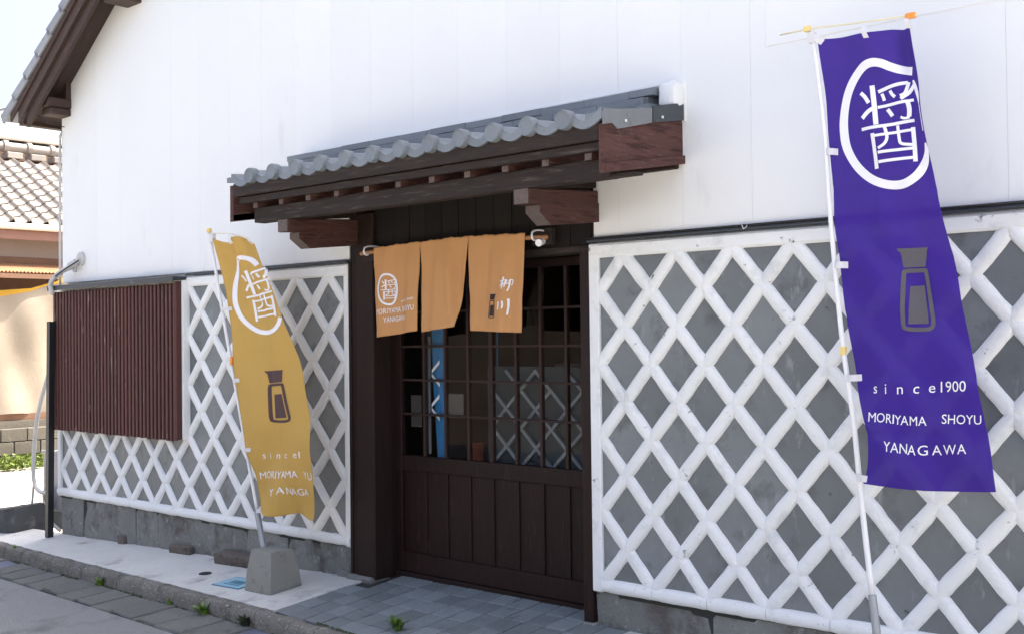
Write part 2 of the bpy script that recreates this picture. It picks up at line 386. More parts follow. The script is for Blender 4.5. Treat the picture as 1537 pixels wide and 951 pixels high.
for (a, c) in segs:
    nn = 14; prof = [(0, -.16), (0, -.003), (-.010, .001), (-.035, .002), (-.062, .0), (-.078, -.012), (-.086, -.045), (-.090, -.085), (-.094, -.16)]
    vs = []
    for i in range(nn+1):
        xx = a+.004+(c-a-.008)*i/nn; y0 = kerb_y(max(xx, -6))-.003
        for (dy, dz) in prof:
            e = noise.noise(Vector((xx*6, dy*30, dz*25)))*.011 + noise.noise(Vector((xx*22, dy*60, dz*60)))*.006
            vs.append((xx, y0+dy+e, G(xx, y0)+dz+e*.8))
    m = len(prof); fs = [(i*m+j, (i+1)*m+j, (i+1)*m+j+1, i*m+j+1) for i in range(nn) for j in range(m-1)]+[tuple(range(m)), tuple(nn*m+j for j in range(m-1, -1, -1))]
    MB().add(vs, fs).build('kerb_stone', m_kerb, kerb, smooth=50)
# gutter of broken concrete slabs
gut = MB(); xs = [-9+.5*i for i in range(31)]
vs = []
for xx in xs:
    for dy in (-.07, -.44): 
        y = kerb_y(max(xx, -6))+dy; vs.append((xx, y, G(xx, y)-.104))
gut.add(vs, [(2*i, 2*i+1, 2*i+3, 2*i+2) for i in range(len(xs)-1)])
gutter = tag(gut.build('gutter', m_joint), kind='structure')
x = -8.5
while x < 4.5:
    L = random.uniform(.25, .34)
    sk = 0; g = .006
    cs0 = [(x+g-.05+sk, -.385+random.uniform(-.02, .02)), (x+L-g-.05+sk, -.385+random.uniform(-.02, .02)), (x+L-g, -.101), (x+g, -.101)]
    # split each edge so the outline is uneven
    cs = []
    for i in range(4):
        p, q = cs0[i], cs0[(i+1) % 4]
        for t in (0, .33, .66):
            j = 0 if t == 0 else random.uniform(-.008, .008); cs.append((p[0]+(q[0]-p[0])*t, p[1]+(q[1]-p[1])*t+(j if i % 2 == 0 else 0)))
    tz = random.uniform(-.006, .006); tl = random.uniform(-.02, .02)
    def W3(c, h):
        y = kerb_y(max(c[0], -6))+c[1]; return (c[0], y, G(c[0], y)-.086+h+tz+tl*(c[0]-x))
    cx = sum(c[0] for c in cs)/12; cy = sum(c[1] for c in cs)/12
    inn = [(cx+(c[0]-cx)*.96, cy+(c[1]-cy)*.955) for c in cs]
    vs = [W3(c, -.05) for c in cs]+[W3(c, -.006) for c in cs]+[W3(c, .002+random.uniform(-.002, .002)) for c in inn]
    fs = [(i, (i+1) % 12, 12+(i+1) % 12, 12+i) for i in range(12)]+[(12+i, 12+(i+1) % 12, 24+(i+1) % 12, 24+i) for i in range(12)]+[tuple(range(24, 36))]
    mt = m_slab; nm = 'gutter_slab'
    o = MB().add(vs, fs).build(nm, mt, gutter, smooth=35)
    if -.35 < x < .25 or -4.35 < x < -3.95:
        o.data.materials[0] = m_lid; o['label'] = 'smooth blue grey gutter cover'; o.name = 'gutter_cover'
    x += L

# ---------------------------------------------------------------- storehouse
house = thing('storehouse', 'white storehouse with lattice plaster lower walls, dark wooden door and small tiled canopy', 'building')
PT = [(-4.2, 2.0)]
RL = lambda x: 6.574+.7*x                                # underside of the roof at the gable wall, left slope
PEAK = .65
def wall_top(x): return RL(x) if x < PEAK else RL(2*PEAK-x)
# inner masonry behind the facing (with the doorway left open)
b = MB()
BY0, BY1 = .03, 9.0
b.prism([(-4.17, -.35), (-.12, -.35), (-.12, 2.3), (-4.17, 2.3)], 'y', BY0, .20)
b.prism([(1.70, -.35), (5.47, -.35), (5.47, 2.3), (1.70, 2.3)], 'y', BY0, .20)
b.prism([(-4.17, 2.3), (5.47, 2.3), (5.47, wall_top(5.47)-.01), (PEAK, wall_top(PEAK)-.01), (-4.17, wall_top(-4.17)-.01)], 'y', BY0, .2)
b.prism([(-4.17, -.35), (-4.05, -.35), (-4.05, 3.6), (-4.17, 3.6)], 'y', .2, BY1)
b.prism([(5.35, -.35), (5.47, -.35), (5.47, 3.6), (5.35, 3.6)], 'y', .2, BY1)
b.prism([(-4.17, -.35), (5.47, -.35), (5.47, wall_top(5.47)-.01), (PEAK, wall_top(PEAK)-.01), (-4.17, wall_top(-4.17)-.01)], 'y', BY1, BY1+.12)
wall = b.build('wall', m_siding, house)
# upper wall: vertical white siding sheets
x = -4.2; edges = [-4.2]
k = 1.90-.392*15
while k < 5.5:
    if k > -4.1: edges.append(k)
    k += .392
edges.append(5.5)
for i in range(len(edges)-1):
    a, c = edges[i]+.00045, edges[i+1]-.00045
    zb = 2.015
    if a > -.30 and c < 1.75: zb = 2.34
    pts = [(a, zb), (c, zb)]
    if a < PEAK < c: pts += [(c, wall_top(c)), (PEAK, wall_top(PEAK)), (a, wall_top(a))]
    else: pts += [(c, wall_top(c)), (a, wall_top(a))]
    if a < -.285 < c: pts = [(a, zb), (-.285, zb), (-.285, 2.34), (c, 2.34), (c, wall_top(c)), (a, wall_top(a))]
    if a < 1.728 < c: pts = [(a, 2.34), (1.728, 2.34), (1.728, zb), (c, zb), (c, wall_top(c)), (a, wall_top(a))]
    dy = random.uniform(-.0002, .0002)
    MB().prism(pts, 'y', -.004+dy, .03).build('siding_sheet', m_siding, wall)
# slightly raised white board high on the right
tp0, tp1 = at_y(1147, 70, -.02), at_y(1530, 12, -.02)
o = MB().box(tp0.x, 5.45, -.0085, -.004, tp0.z, 3.55, .002).build('raised_board', m_siding, wall)
o['label'] = 'large flat white board fixed high on the wall'

# lattice panels (namako walls)
def ridge_mesh(dx, dz, w, h, seed, mat, n=6, name='plaster_ridge'):
    L = math.hypot(dx, dz); ux, uz = dx/L, dz/L; px_, pz_ = -uz, ux
    m = 7; vs = []
    for i in range(n+1):
        t = i/n; s = (t-.5)*(L-.003)
        pin = 1-.08*(abs(2*t-1)**6)
        for k in range(m):
            a = math.pi*k/(m-1)
            e = 1+noise.noise(Vector((s*18+seed*7.3, k*.6, seed*3.1)))*.13
            cc = -math.cos(a)*w/2*pin*e; hh = math.sin(a)**.8*h*(pin**1.3)*e if 0 < k < m-1 else 0
            vs.append((ux*s+px_*cc, -hh, uz*s+pz_*cc))
    fs = [(i*m+j, i*m+j+1, (i+1)*m+j+1, (i+1)*m+j) for i in range(n) for j in range(m-1)]
    fs += [tuple(range(m)), tuple(n*m+j for j in range(m-1, -1, -1))]
    return MB().add(vs, fs).mesh(name, mat, smooth=48)
def lattice(label, xn0, px_, j0, j1, xl, xr, zb, zt, mat, left_frame, seed):
    """nodes at (xn0+px_*j, .20+.1917*k) with j+k even; k 0..9"""
    z_ = lambda k: .198+.1917*k
    x_ = lambda j: xn0+px_*j
    panel = MB().box(xl, xr, .006, .03, zb-.02, zt).build('lattice_panel', m_joint, house); panel['label'] = label
    il, ir, ib, it = xl+(.062 if left_frame else .045), xr-.03, zb+.068, zt-.072
    rm = {s: [ridge_mesh(px_, s*.1917, .072, .0235, q+seed+(10 if s > 0 else 0), mat) for q in range(5)] for s in (1, -1)}
    dm = MB(); g = .0015
    hx, hz = px_-g, .1917-g
    full = MB().prism([(-hx, 0), (0, -hz), (hx, 0), (0, hz)], 'y', -.001, .006).mesh('tile', m_tile)
    for k in range(-1, 10):
        for j in range(j0-1, j1+2):
            if k >= 0 and (j+k) % 2 == 1:
                poly = [(x_(j)-hx, z_(k)), (x_(j), z_(k)-hz), (x_(j)+hx, z_(k)), (x_(j), z_(k)+hz)]
                cp = clip_rect(poly, il-.02, ir+.02, ib-.02, it+.02)
                if len(cp) < 3: continue
                cx = sum(p[0] for p in cp)/len(cp); 
                rot = (random.uniform(-.012, .012), 0, random.uniform(-.012, .012))
                if len(cp) == 4 and max(p[0] for p in cp)-min(p[0] for p in cp) > 2*hx-.001 and max(p[1] for p in cp)-min(p[1] for p in cp) > 2*hz-.001:
                    link('tile', full, panel, (x_(j), 0, z_(k)), rot)
                else:
                    cz = sum(p[1] for p in cp)/len(cp)
                    MB().prism([(p[0]-cx, p[1]-cz) for p in cp], 'y', -.001, .006).build('tile', m_tile, panel, loc=(cx, 0, cz))
            if k >= 0 and (j+k) % 2 == 0:
                for s in (1, -1):                       # segment from node (j,k) to (j+1,k+s)
                    k2 = k+s; xa, xb = x_(j), x_(j+1)
                    if k2 < 0 or k2 > 9: continue
                    if xa > ir+.01 or xb < il-.01 or xb > xr+.06 or xa < xl-.06: continue
                    link('plaster_ridge', random.choice(rm[s]), panel, (x_(j)+px_/2, .001, z_(k)+s*.1917/2), (0, 0, 0), (1, random.uniform(.88, 1.1), 1))
    # frame
    b = MB().box(xl, xl+.066 if left_frame else xl+.045, -.021, .006, zb, zt, .006); b.build('frame_upright', mat, panel)
    MB().box(xr-.045, xr, -.021, .006, zb, zt, .006).build('frame_upright', mat, panel)
    MB().box(xl+.001, xr-.001, -.0235, .006, zt-.076, zt-.001, .012).build('frame_top', mat, panel)
    nb = [ridge_mesh(2*px_, 0, .074, .034, 40+q+seed, mat, 8, 'frame_foot') for q in range(3)]
    j = j0-1 if (j0-1) % 2 == 0 else j0
    while x_(j) < xr:
        a, c = x_(j), x_(j+2)
        if c > xl and a < xr:
            mid = (max(a, xl)+min(c, xr))/2; sc = (min(c, xr)-max(a, xl))/(2*px_)
            if sc > .08: link('frame_foot', random.choice(nb), panel, (mid, .002, zb+.036), (0, 0, 0), (sc, 1, 1))
        j += 2
    return panel
lattice('left lattice panel of white plaster ridges over grey tiles', -.335-.1687*24, .1687, 0, 25, -4.285, -.288, .150, 1.985, m_plaster, True, 3)
lattice('right lattice panel with chipped white plaster ridges over grey tiles', 1.76, .162, 0, 22, 1.700, 5.36, .150, 1.985, m_plaster_w, True, 11)
# flashing strip above the lattice
for (a, c, y0) in ((-4.22, -2.19, -.12), (-2.19, -.285, -.03), (1.70, 5.36, -.03)):
    if y0 < -.1:
        MB().box(a, c, -.135, .0, 1.962, 1.985, .004).box(a, c, -.14, -.128, 1.945, 1.987, .003).build('flashing', m_flash, house)
    else:
        b = MB().box(a, c, -.030, .0, 1.991, 2.008, .003).box(a, c, -.036, -.0285, 1.992, 2.002, .002); b.build('flashing', m_flash, house)
b = MB().tube([(1.72, -.03, 2.013), (3.2, -.032, 2.015), (5.3, -.03, 2.013)], .006, 8); b.build('wall_cable', m_blackp, house, smooth=2)
for cx in (2.66, 3.95):
    MB().tube([(cx+.0, -.04, 2.03), (cx-.012, -.045, 2.015), (cx, -.05, 1.995), (cx+.014, -.045, 2.005), (cx+.016, -.04, 2.025)], .0022, 6).build('cable_tie', m_white_p, house, smooth=2)

# foundation
found = MB().box(-4.25, -.30, .012, .03, -.5, .148).build('foundation', m_joint, house)
found2 = MB().box(1.72, 5.46, .012, .03, -.5, .148).build('foundation', m_joint, house)
def fstones(xs, top, y, found=found):
    for i in range(len(xs)-1):
        a, c = xs[i]+.003, xs[i+1]-.003; zb = -.42
        n = 8; vs = []
        for r in range(5):
            for q in range(n+1):
                u = a+(c-a)*q/n; z = zb+(top-zb)*r/4
                ed = min(1, min(q, n-q, 4-r+.3)*1.0); 
                yy = y-.012*ed-noise.noise(Vector((u*4, z*4, i*3.3)))*.012-noise.noise(Vector((u*14, z*14, i)))*.004
                vs.append((u+noise.noise(Vector((z*9, i*5.1, q)))*.004*(q in (0, n)), yy, z))
        fs = [(r*(n+1)+q, r*(n+1)+q+1, (r+1)*(n+1)+q+1, (r+1)*(n+1)+q) for r in range(4) for q in range(n)]
        m = len(vs); vs += [(v[0], y+.03, v[2]) for v in (vs[0], vs[n], vs[4*(n+1)+n], vs[4*(n+1)])]
        fs += [tuple(range(0, n+1))[::-1]+(m, m+1), tuple(4*(n+1)+q for q in range(n+1))+(m+2, m+3)]
        fs += [tuple(r*(n+1) for r in range(5))+(m+3, m), tuple(r*(n+1)+n for r in range(4, -1, -1))+(m+1, m+2)]
        MB().add(vs, fs).build('foundation_stone', m_stone, found, smooth=45, fix=True)
fx = [-4.265, -3.86, -3.0, -2.67, -1.96, -1.46, -.98, -.62, -.292]
fstones(fx, .146, .008)
fstones([1.705, 2.42, 3.1, 3.9, 4.6, 5.4], .146, .012, found2)
# rough stone footing ledge at the door post
b = MB().box(-.42, -.302, -.03, .02, -.18, G(-.4, 0)+.035, .010, jit=.004); b.build('footing', m_stone, found, smooth=40)
b = MB().box(-.30, -.05, -.048, .12, -.16, G(-.2, 0)+.02, .012, jit=.004); b.build('footing', m_stone, found, smooth=40)
MB().box(1.625, 1.715, -.022, .05, -.1, G(1.7, 0)+.008, .006, jit=.003).build('footing', m_stone, found, smooth=40)

# slatted screen over the window
scr = MB().box(-4.175, -2.235, -.075, -.03, .765, 1.925).build('slatted_screen', m_wood, house)
scr['label'] = 'red brown window screen of close vertical slats with pale scratches'
ns = 36; p = (2.205-4.18+0)/1
for i in range(ns):
    cx = -4.165+(1.93)*i/(ns-1)
    dz = random.uniform(-.004, .004)
    MB().box(-.016, .016, -.027, .0, -.598+dz, .595, .004, jit=.0008).build('slat', m_slat, scr, loc=(cx, -.077, 1.338))
MB().box(-2.228, -2.205, -.102, -.0, .75, 1.95, .003).build('end_board', m_slat, scr)
MB().box(-2.202, -2.176, -.06, -.0, .75, 1.955, .003).build('white_edge_strip', m_plaster, scr)
for z in (.80, 1.30, 1.86): MB().box(-4.175, -2.235, -.0745, -.02, z-.02, z+.02).build('rail', m_wood, scr)

# timber door surround
door_wall = MB()
MB().box(-.286, -.262, -.016, .03, -.03, 2.0, .002).build('post_strip', m_wood, house)
MB().box(-.259, -.236, -.010, .03, -.03, 2.0, .002).build('post_strip', m_wood, house)
MB().box(-.232, -.214, -.014, .03, -.03, 2.0, .002).build('post_strip', m_wood, house)
MB().box(-.212, -.040, -.020, .13, -.03, 2.30, .006).build('door_post', m_wood, house)
MB().box(-.16, -.050, .110, .22, -.03, 2.30, .004).build('door_post', m_wood, house)
MB().box(1.632, 1.697, -.012, .22, G(1.66, 0)-.02, 1.985, .004).build('door_post', m_door, house)
o = MB().box(-.205, 1.70, -.012, .13, 1.945, 1.984, .004).build('lintel', m_woodh, house)
MB().box(1.33, 1.47, -.05, -.012, 2.00, 2.09, .003).build('rod_block', m_woodh, house)
MB().box(-.10, .02, -.05, -.012, 1.99, 2.08, .003).build('rod_block', m_woodh, house)
x = -.282
tr = MB().box(-.28, 1.725, .012, .03, 1.985, 2.34).build('transom', m_planks, house)
while x < 1.72:
    c = min(x+.142, 1.727)
    if not (-.22 < x < -.1): MB().box(x+.002, c-.002, -.002+random.uniform(-.002, .002), .012, 1.985, 2.345, .002).build('plank', m_planks, tr)
    x = c

# sliding door
DY = .17
door = MB().box(-.052, 1.628, DY+.022, DY+.04, .01, .66).build('sliding_door', m_door, house)
door['label'] = 'dark brown wooden sliding door, gridded glass above and plank panels below'
VX = [.030, .215, .405, .603, .795, .995, 1.187, 1.378, 1.545]
HZ = [.765, 1.015, 1.232, 1.445, 1.663, 1.885]
def dbx(nm, x0, x1, z0, z1, yo=0, d=.04, bv=.003): return MB().box(x0, x1, DY-.0+yo, DY+yo+d, z0, z1, bv).build(nm, m_muntin if nm == 'muntin' else m_door, door)
dbx('stile', -.050, .012, .012, 1.945, -.004); dbx('stile', 1.550, 1.626, .012, 1.945, -.004)
dbx('rail', .012, 1.550, .655, .752, -.002); dbx('rail', .012, 1.550, .012, .135, -.002); dbx('rail', .012, 1.550, 1.895, 1.945, -.002)
for x in VX[1:-1]:
    w_ = .013 if abs(x-.795) > .01 else .02
    dbx('muntin', x-w_*.75, x+w_*.75, .752, 1.895, .003, .030, .002)
    dbx('panel_stile', x-.017, x+.017, .135, .655, .004, .03)
for z in HZ[1:-1]: dbx('muntin', .012, 1.550, z-.0075, z+.0075, .006, .024, .002)
for i in range(8):
    MB().box(VX[i]+.012, VX[i+1]-.012, DY+.014, DY+.0215, .135, .655, .001).build('panel', m_door, door)
    for k in range(5):
        a = MB().box(VX[i]-.01, VX[i+1]+.01, DY+.0175, DY+.0205, HZ[k]-.005, HZ[k+1]+.005)
        a.build('pane', m_glass, door)

MB().box(-.05, 1.63, .155, .25, -.08, .008, .003).build('door_sill', m_wood, house)
# room behind the door
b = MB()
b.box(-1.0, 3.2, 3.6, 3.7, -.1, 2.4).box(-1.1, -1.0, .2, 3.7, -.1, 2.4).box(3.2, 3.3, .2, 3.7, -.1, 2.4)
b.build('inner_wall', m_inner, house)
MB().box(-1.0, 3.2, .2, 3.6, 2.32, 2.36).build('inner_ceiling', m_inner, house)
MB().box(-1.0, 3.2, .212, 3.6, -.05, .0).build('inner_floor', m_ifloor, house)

# ------------------------------------------------ entrance canopy
SH = .165
canopy = MB().prism([(-.62, 2.408), (-.62, 2.435), (-.0, 2.545), (-.0, 2.518)], 'x', -.56, 2.26).build('entrance_canopy', m_wood, house)
canopy['label'] = 'small tiled canopy on timber brackets over the doorway'
MB().box(-.53, 2.2655, -.57, -.485, 2.232, 2.325, .005).build('eave_beam', m_woodh, canopy)
MB().box(2.2657, 2.40, -.565, -.49, 2.233, 2.245, .003).build('eave_beam', m_woodh, canopy)
MB().box(-.56, 2.275, -.60+.54, -.006, 2.325, 2.41, .005).build('wall_plate', m_wood, canopy)
MB().box(-.60, 2.262, -.632, -.602, 2.352, 2.392, .003).build('eave_batten', m_woodh, canopy)
MB().box(-.63, 2.262, -.655, -.634, 2.396, 2.478, .003).build('fascia', m_woodh, canopy)
i = 0
x = -.47
while x < 2.24:
    MB().prism([(-.60, 2.318), (-.60, 2.362), (-.0, 2.49), (-.0, 2.44)], 'x', x-.021, x+.021).build('rafter', m_wood_red, canopy)
    MB().box(x-.0205, x+.0205, -.6022, -.6004, 2.320, 2.350).build('rafter_end', m_endgrain, canopy)
    x += .2635
MB().prism([(-.57, 2.420), (-.57, 2.424), (-.0, 2.529), (-.0, 2.521)], 'x', -.55, 2.25)
for (xa, xb) in ((-.668, -.634), (2.266, 2.296)):
    MB().prism([(-.652, 2.246), (-.652, 2.47), (-.0, 2.575), (-.0, 2.352)], 'x', xa, xb).build('barge_board', m_wood_red, canopy)
    e = xb if xa > 0 else xa-.014
    MB().prism([(-.650, 2.242), (-.650, 2.284), (-.0, 2.390), (-.0, 2.349)], 'x', xa-.004 if xa < 0 else xa, xb+.014 if xa > 0 else xb).build('barge_trim', m_wood_red, canopy)
# brackets
for bx in (-.23, 1.717):
    w_ = .05; s = .094
    MB().box(bx-w_, bx+w_, -.572, -.01, 2.153, 2.2325, .006, shear=s*.6).build('bracket_arm', m_wood_red, canopy)
    MB().prism([(-.40, 2.060), (-.485, 2.118), (-.485, 2.156), (-.0, 2.20), (-.0, 2.100)], 'x', bx-w_+.002, bx+w_-.002).build('bracket_arm', m_wood_red, canopy)
    MB().box(bx-w_+.003, bx+w_-.003, -.5745, -.5722, 2.156, 2.229).build('bracket_end', m_endgrain, canopy)
    MB().prism([(-.402, 2.060), (-.487, 2.118), (-.487, 2.154), (-.4853, 2.154), (-.4853, 2.1185), (-.4003, 2.0605)], 'x', bx-w_+.004, bx+w_-.004).build('bracket_end', m_endgrain, canopy)
    MB().box(bx-w_+.004, bx+w_-.004, -.48, -.02, 2.2335+.0, 2.30, .004, shear=.10).build('bracket_block', m_wood, canopy)
# roof tiles: S-profile field tiles and eave tiles with round caps
TX0, TW = -.640, .2269
DISC = [-.413+.2269*i for i in range(12)]
def tprof(t):                                              # t 0..1 across one tile, roll at t=0/1
    return .030*math.cos(2*math.pi*t)*(1 if math.cos(2*math.pi*t) > 0 else .72)
TS = .10
def tz(y): return 2.512+TS*(y+.66)
def tile_strip(x0, y0, y1, lift, n=14, t0=0, t1=1):
    b = MB(); vs = []
    for (y, l) in ((y0, lift), (y1, 0)):
        for k in range(n+1):
            t = t0+(t1-t0)*k/n; vs.append((x0+TW*t, y, tz(y)+l+tprof(t)))
    for (y, l) in ((y0, lift-.014), (y1, -.014)):
        for k in range(n+1):
            t = t0+(t1-t0)*k/n; vs.append((x0+TW*t, y, tz(y)+l+tprof(t)))
    m = n+1; fs = []
    for k in range(n):
        fs += [(k, k+1, m+k+1, m+k), (2*m+k, 3*m+k, 3*m+k+1, 2*m+k+1), (k, 2*m+k, 2*m+k+1, k+1), (m+k, m+k+1, 3*m+k+1, 3*m+k)]
    fs += [(0, m, 3*m, 2*m), (n, 2*m+n, 3*m+n, m+n)]
    return b.add(vs, fs)
for i, dx in enumerate([DISC[0]-TW]+DISC):
    t1 = 1.0
    t0 = 0.0
    if i == 0: t0 = .04
    if i == 12: t1 = .93
    tile_strip(dx, -.66, -.34, random.uniform(-.002, .002), t0=t0, t1=t1).build('eave_tile', m_roof, canopy, smooth=50)
    tile_strip(dx+.004, -.375, -.05, .020, t0=t0, t1=t1 if i < 12 else .90).build('field_tile', m_roof, canopy, smooth=50)
    # hanging wavy lip
    n = 16; vs = []
    for k in range(n+1):
        t = t0+(t1-t0)*k/n
        top = tz(-.66)+tprof(t)+.001
        u = t; low = -.034-.016*math.sin(math.pi*min(max((u-.05)/.9, 0), 1))
        zl = tz(-.66)+low+.45*tprof(t)
        for (y, z) in ((-.668, top), (-.668, zl), (-.652, zl), (-.652, top-.006)): vs.append((dx+TW*t, y, z))
    fs = [(4*k+j, 4*k+4+j, 4*k+4+(j+1) % 4, 4*k+(j+1) % 4) for k in range(n) for j in range(4)]+[(0, 1, 2, 3), (4*n+3, 4*n+2, 4*n+1, 4*n)]
    MB().add(vs, fs).build('tile_lip', m_roof, canopy, smooth=40)
    if i > 0:
        cz = tz(-.66)-.004; r = .048; vs = []; fs = []; m = 24
        prof = [(r, .030), (r, -.012), (r*.93, -.020), (r*.84, -.020), (r*.78, -.016), (r*.4, -.0145), (.0001, -.014)]
        for (rr, yy) in prof:
            for q in range(m): vs.append((dx+rr*math.cos(2*math.pi*q/m), -.672+yy, cz+rr*math.sin(2*math.pi*q/m)))
        for s_ in range(len(prof)-1):
            for q in range(m): fs.append((s_*m+q, s_*m+(q+1) % m, (s_+1)*m+(q+1) % m, (s_+1)*m+q))
        fs.append(tuple(range(m)))
        MB().add(vs, fs).build('round_cap', m_roof, canopy, smooth=35)
# flat ridge tiles against the wall, two courses
for (zc, y0, hh) in ((2.566, -.170, .043), (2.610, -.155, .041), (2.652, -.135, .041), (2.694, -.115, .042)):
    x = -.80+random.uniform(0, .05)
    while x < 2.18:
        L = min(random.uniform(.27, .30), 2.20-x)
        z_in = random.uniform(-.0025, .0025)
        if L > .05:
            MB().prism([(y0, zc+z_in), (y0-.002, zc+hh*.84+z_in), (-.004, zc+hh+.010+z_in), (-.004, zc+z_in)], 'x', x+.0012, x+L-.0012).build('ridge_tile', m_roof, canopy)
        x += L
MB().prism([(-.11, 2.55), (-.11, 2.69), (-.004, 2.69), (-.004, 2.55)], 'x', -.70, 2.16).build('ridge_bed', m_roof, canopy)
# mortar lump and sheet metal at the right end
b = MB(); 
def lump(u, v):
    a = 2*math.pi*u; ph = math.pi*(v-.5)
    d = Vector((math.cos(a)*math.cos(ph), math.sin(a)*math.cos(ph), math.sin(ph)))
    k = 1+.16*noise.noise(d*2.3+Vector((4, 1, 2)))+.05*noise.noise(d*8)
    f = lambda q: math.copysign(abs(q)**.38, q)
    return (2.262+f(d.x)*.050*k, -.036+f(d.y)*.06*k, 2.690+f(d.z)*.066*k)
MB().grid(lump, 20, 12).build('mortar_end', m_plaster, canopy, smooth=2)
b = MB().prism([(-.665, 2.462), (-.665, 2.528), (-.28, 2.590), (-.28, 2.518), (-.56, 2.452), (-.60, 2.475)], 'x', 2.299, 2.307)
b.build('sheet_metal_cover', m_metal, canopy)
MB().prism([(-.275, 2.520), (-.275, 2.600), (-.0, 2.655), (-.0, 2.566)], 'x', 2.2995, 2.3095).build('sheet_metal_cover', m_flash, canopy)
MB().prism([(-.665, 2.49), (-.665, 2.522), (-.0, 2.610), (-.0, 2.57)], 'x', 2.20, 2.2985).build('verge_tile', m_roof, canopy)
MB().prism([(-.66, 2.49), (-.66, 2.522), (-.0, 2.59), (-.0, 2.55)], 'x', -.69, -.625).build('verge_tile', m_roof, canopy)
for (y, z) in ((-.50, 2.497), (-.20, 2.555)):
    MB().tube([(2.3075, y, z), (2.314, y, z)], .007, 8).build('screw', m_white_p, canopy, smooth=2)
# sealed seam of plaster on the wall above the canopy
MB().prism([(-.80, 2.752), (2.29, 2.760), (2.29, 2.772), (-.84, 2.762)], 'y', -.012, -.004).build('sealed_seam', m_plaster, canopy)
MB().prism([(2.29, 2.56), (2.318, 2.56), (2.322, 2.775), (2.290, 2.775)], 'y', -.010, -.004).build('sealed_seam', m_plaster, canopy)

# ------------------------------------------------ main roof
YF = -.25
def slope_prism(xa, xb, z0, z1, y0, y1, right=False):
    if right: f = lambda x: RL(2*PEAK-x)
    else: f = RL
    return MB().prism([(xa, f(xa)+z0), (xb, f(xb)+z0), (xb, f(xb)+z1), (xa, f(xa)+z1)], 'y', y0, y1)
EX = -4.50
roof = slope_prism(EX, PEAK, .002, .06, YF+.02, BY1+.4).build('main_roof', m_eave, house)
slope_prism(PEAK, 6.0, .002, .06, YF+.02, BY1+.4, True).build('roof_deck', m_eave, roof)
slope_prism(-4.32, PEAK, -.17, .07, YF-.012, YF+.018).build('barge_board', m_eave, roof)
slope_prism(-4.42, PEAK, -.06, .10, YF-.042, YF-.014).build('barge_board', m_eave, roof)
slope_prism(-4.54, PEAK, .05, .125, YF-.060, YF-.044).build('barge_trim', m_eave, roof)
slope_prism(PEAK, 6.0, -.19, .07, YF-.012, YF+.018, True).build('barge_board', m_eave, roof)
MB().box(-4.54, -4.45, YF+.02, BY1+.4, RL(-4.5)+.0, RL(-4.5)+.09).build('eave_board', m_eave, roof)
for (x0, x1, z0, z1, yy) in ((-4.21, -4.025, 3.535, 3.615, -.215), (-4.20, -4.035, 3.47, 3.53, -.185)):
    MB().box(x0, x1, yy, .02, z0, z1, .008).build('purlin', m_eave, roof)
MB().box(-4.205, -4.03, -.05, .02, 3.616, 3.80).build('wall_block', m_eave, roof)
MB().box(-3.36, -3.25, -.21, .0, 4.18, 4.28, .008)
MB().box(-3.06, -2.84, -.215, -.0, 4.22, 4.33, .008).build('purlin', m_eave, roof)
MB().box(-4.215, -4.16, -.0, BY1, 3.2, 3.62).build('eave_plate', m_eave, roof)
# verge tiles, stepped up the slope
sx = math.sqrt(1+.49); ang = math.atan(.7)
vt = MB(); L = .30
vt.add([(0, 0, .0), (L, 0, -.022), (L, 0, .055-.022), (0, 0, .055+.012), (0, .16, 0), (L, .16, -.022), (L, .16, .033), (0, .16, .067)], [(0,1,2,3),(4,7,6,5),(0,4,5,1),(3,2,6,7),(0,3,7,4),(1,5,6,2)])
vt.add([(-.004, -.014, -.022), (L, -.014, -.04), (L, -.014, .035), (-.004, -.014, .070), (-.004, .004, -.022), (L, .004, -.04), (L, .004, .035), (-.004, .004, .07)], [(0,1,2,3),(4,7,6,5),(0,4,5,1),(3,2,6,7),(0,3,7,4),(1,5,6,2)])
vtm = vt.mesh('verge_tile', m_mroof)
cap = MB().tube([(-.005, .085, .055), (.05, .085, .052), (L, .085, .030)], [.040, .042, .037], 10).mesh('verge_roll', m_mroof, smooth=40)
stepx = .218
i = 0; x = -4.66
while x < PEAK-.2:
    p = (x, YF-.062, RL(x)+.155)
    link('verge_tile', vtm, roof, p, (0, -ang, 0)); link('verge_roll', cap, roof, p, (0, -ang, 0))
    x += stepx; i += 1
slope_prism(EX, PEAK, .062, .12, YF+.10, BY1+.4).build('tile_field', m_mroof, roof)
slope_prism(PEAK, 6.0, .062, .12, YF+.0, BY1+.4, True).build('tile_field', m_mroof, roof)
# antenna on the roof, thin pipe and bracket wire at the corner
b = MB(); a0 = at_y(97, 40, .6); b.tube([a0-Vector((0, 0, .5)), a0+Vector((0, 0, .12))], .006, 6)
for dz in (.05, .10): b.tube([a0+Vector((-.07, 0, dz)), a0+Vector((.07, 0, dz+.01))], .003, 5)
b.build('antenna', m_blackp, roof)
c0 = at_y(96, 200, .02)
MB().tube([(-4.20, .00, 3.36), (-4.225, -.01, 3.32), (-4.228, -.01, 3.2), (-4.236, -.01, 2.2), (-4.236, -.01, 1.99)], .011, 8).build('downpipe', m_pvc, house, smooth=2)
MB().tube([(-4.30, -.22, 3.66), (-4.28, -.2, 3.50), (-4.20, -.15, 3.42), (-4.10, -.03, 3.38)], .004, 6).build('wire', m_blackp, house, smooth=2)

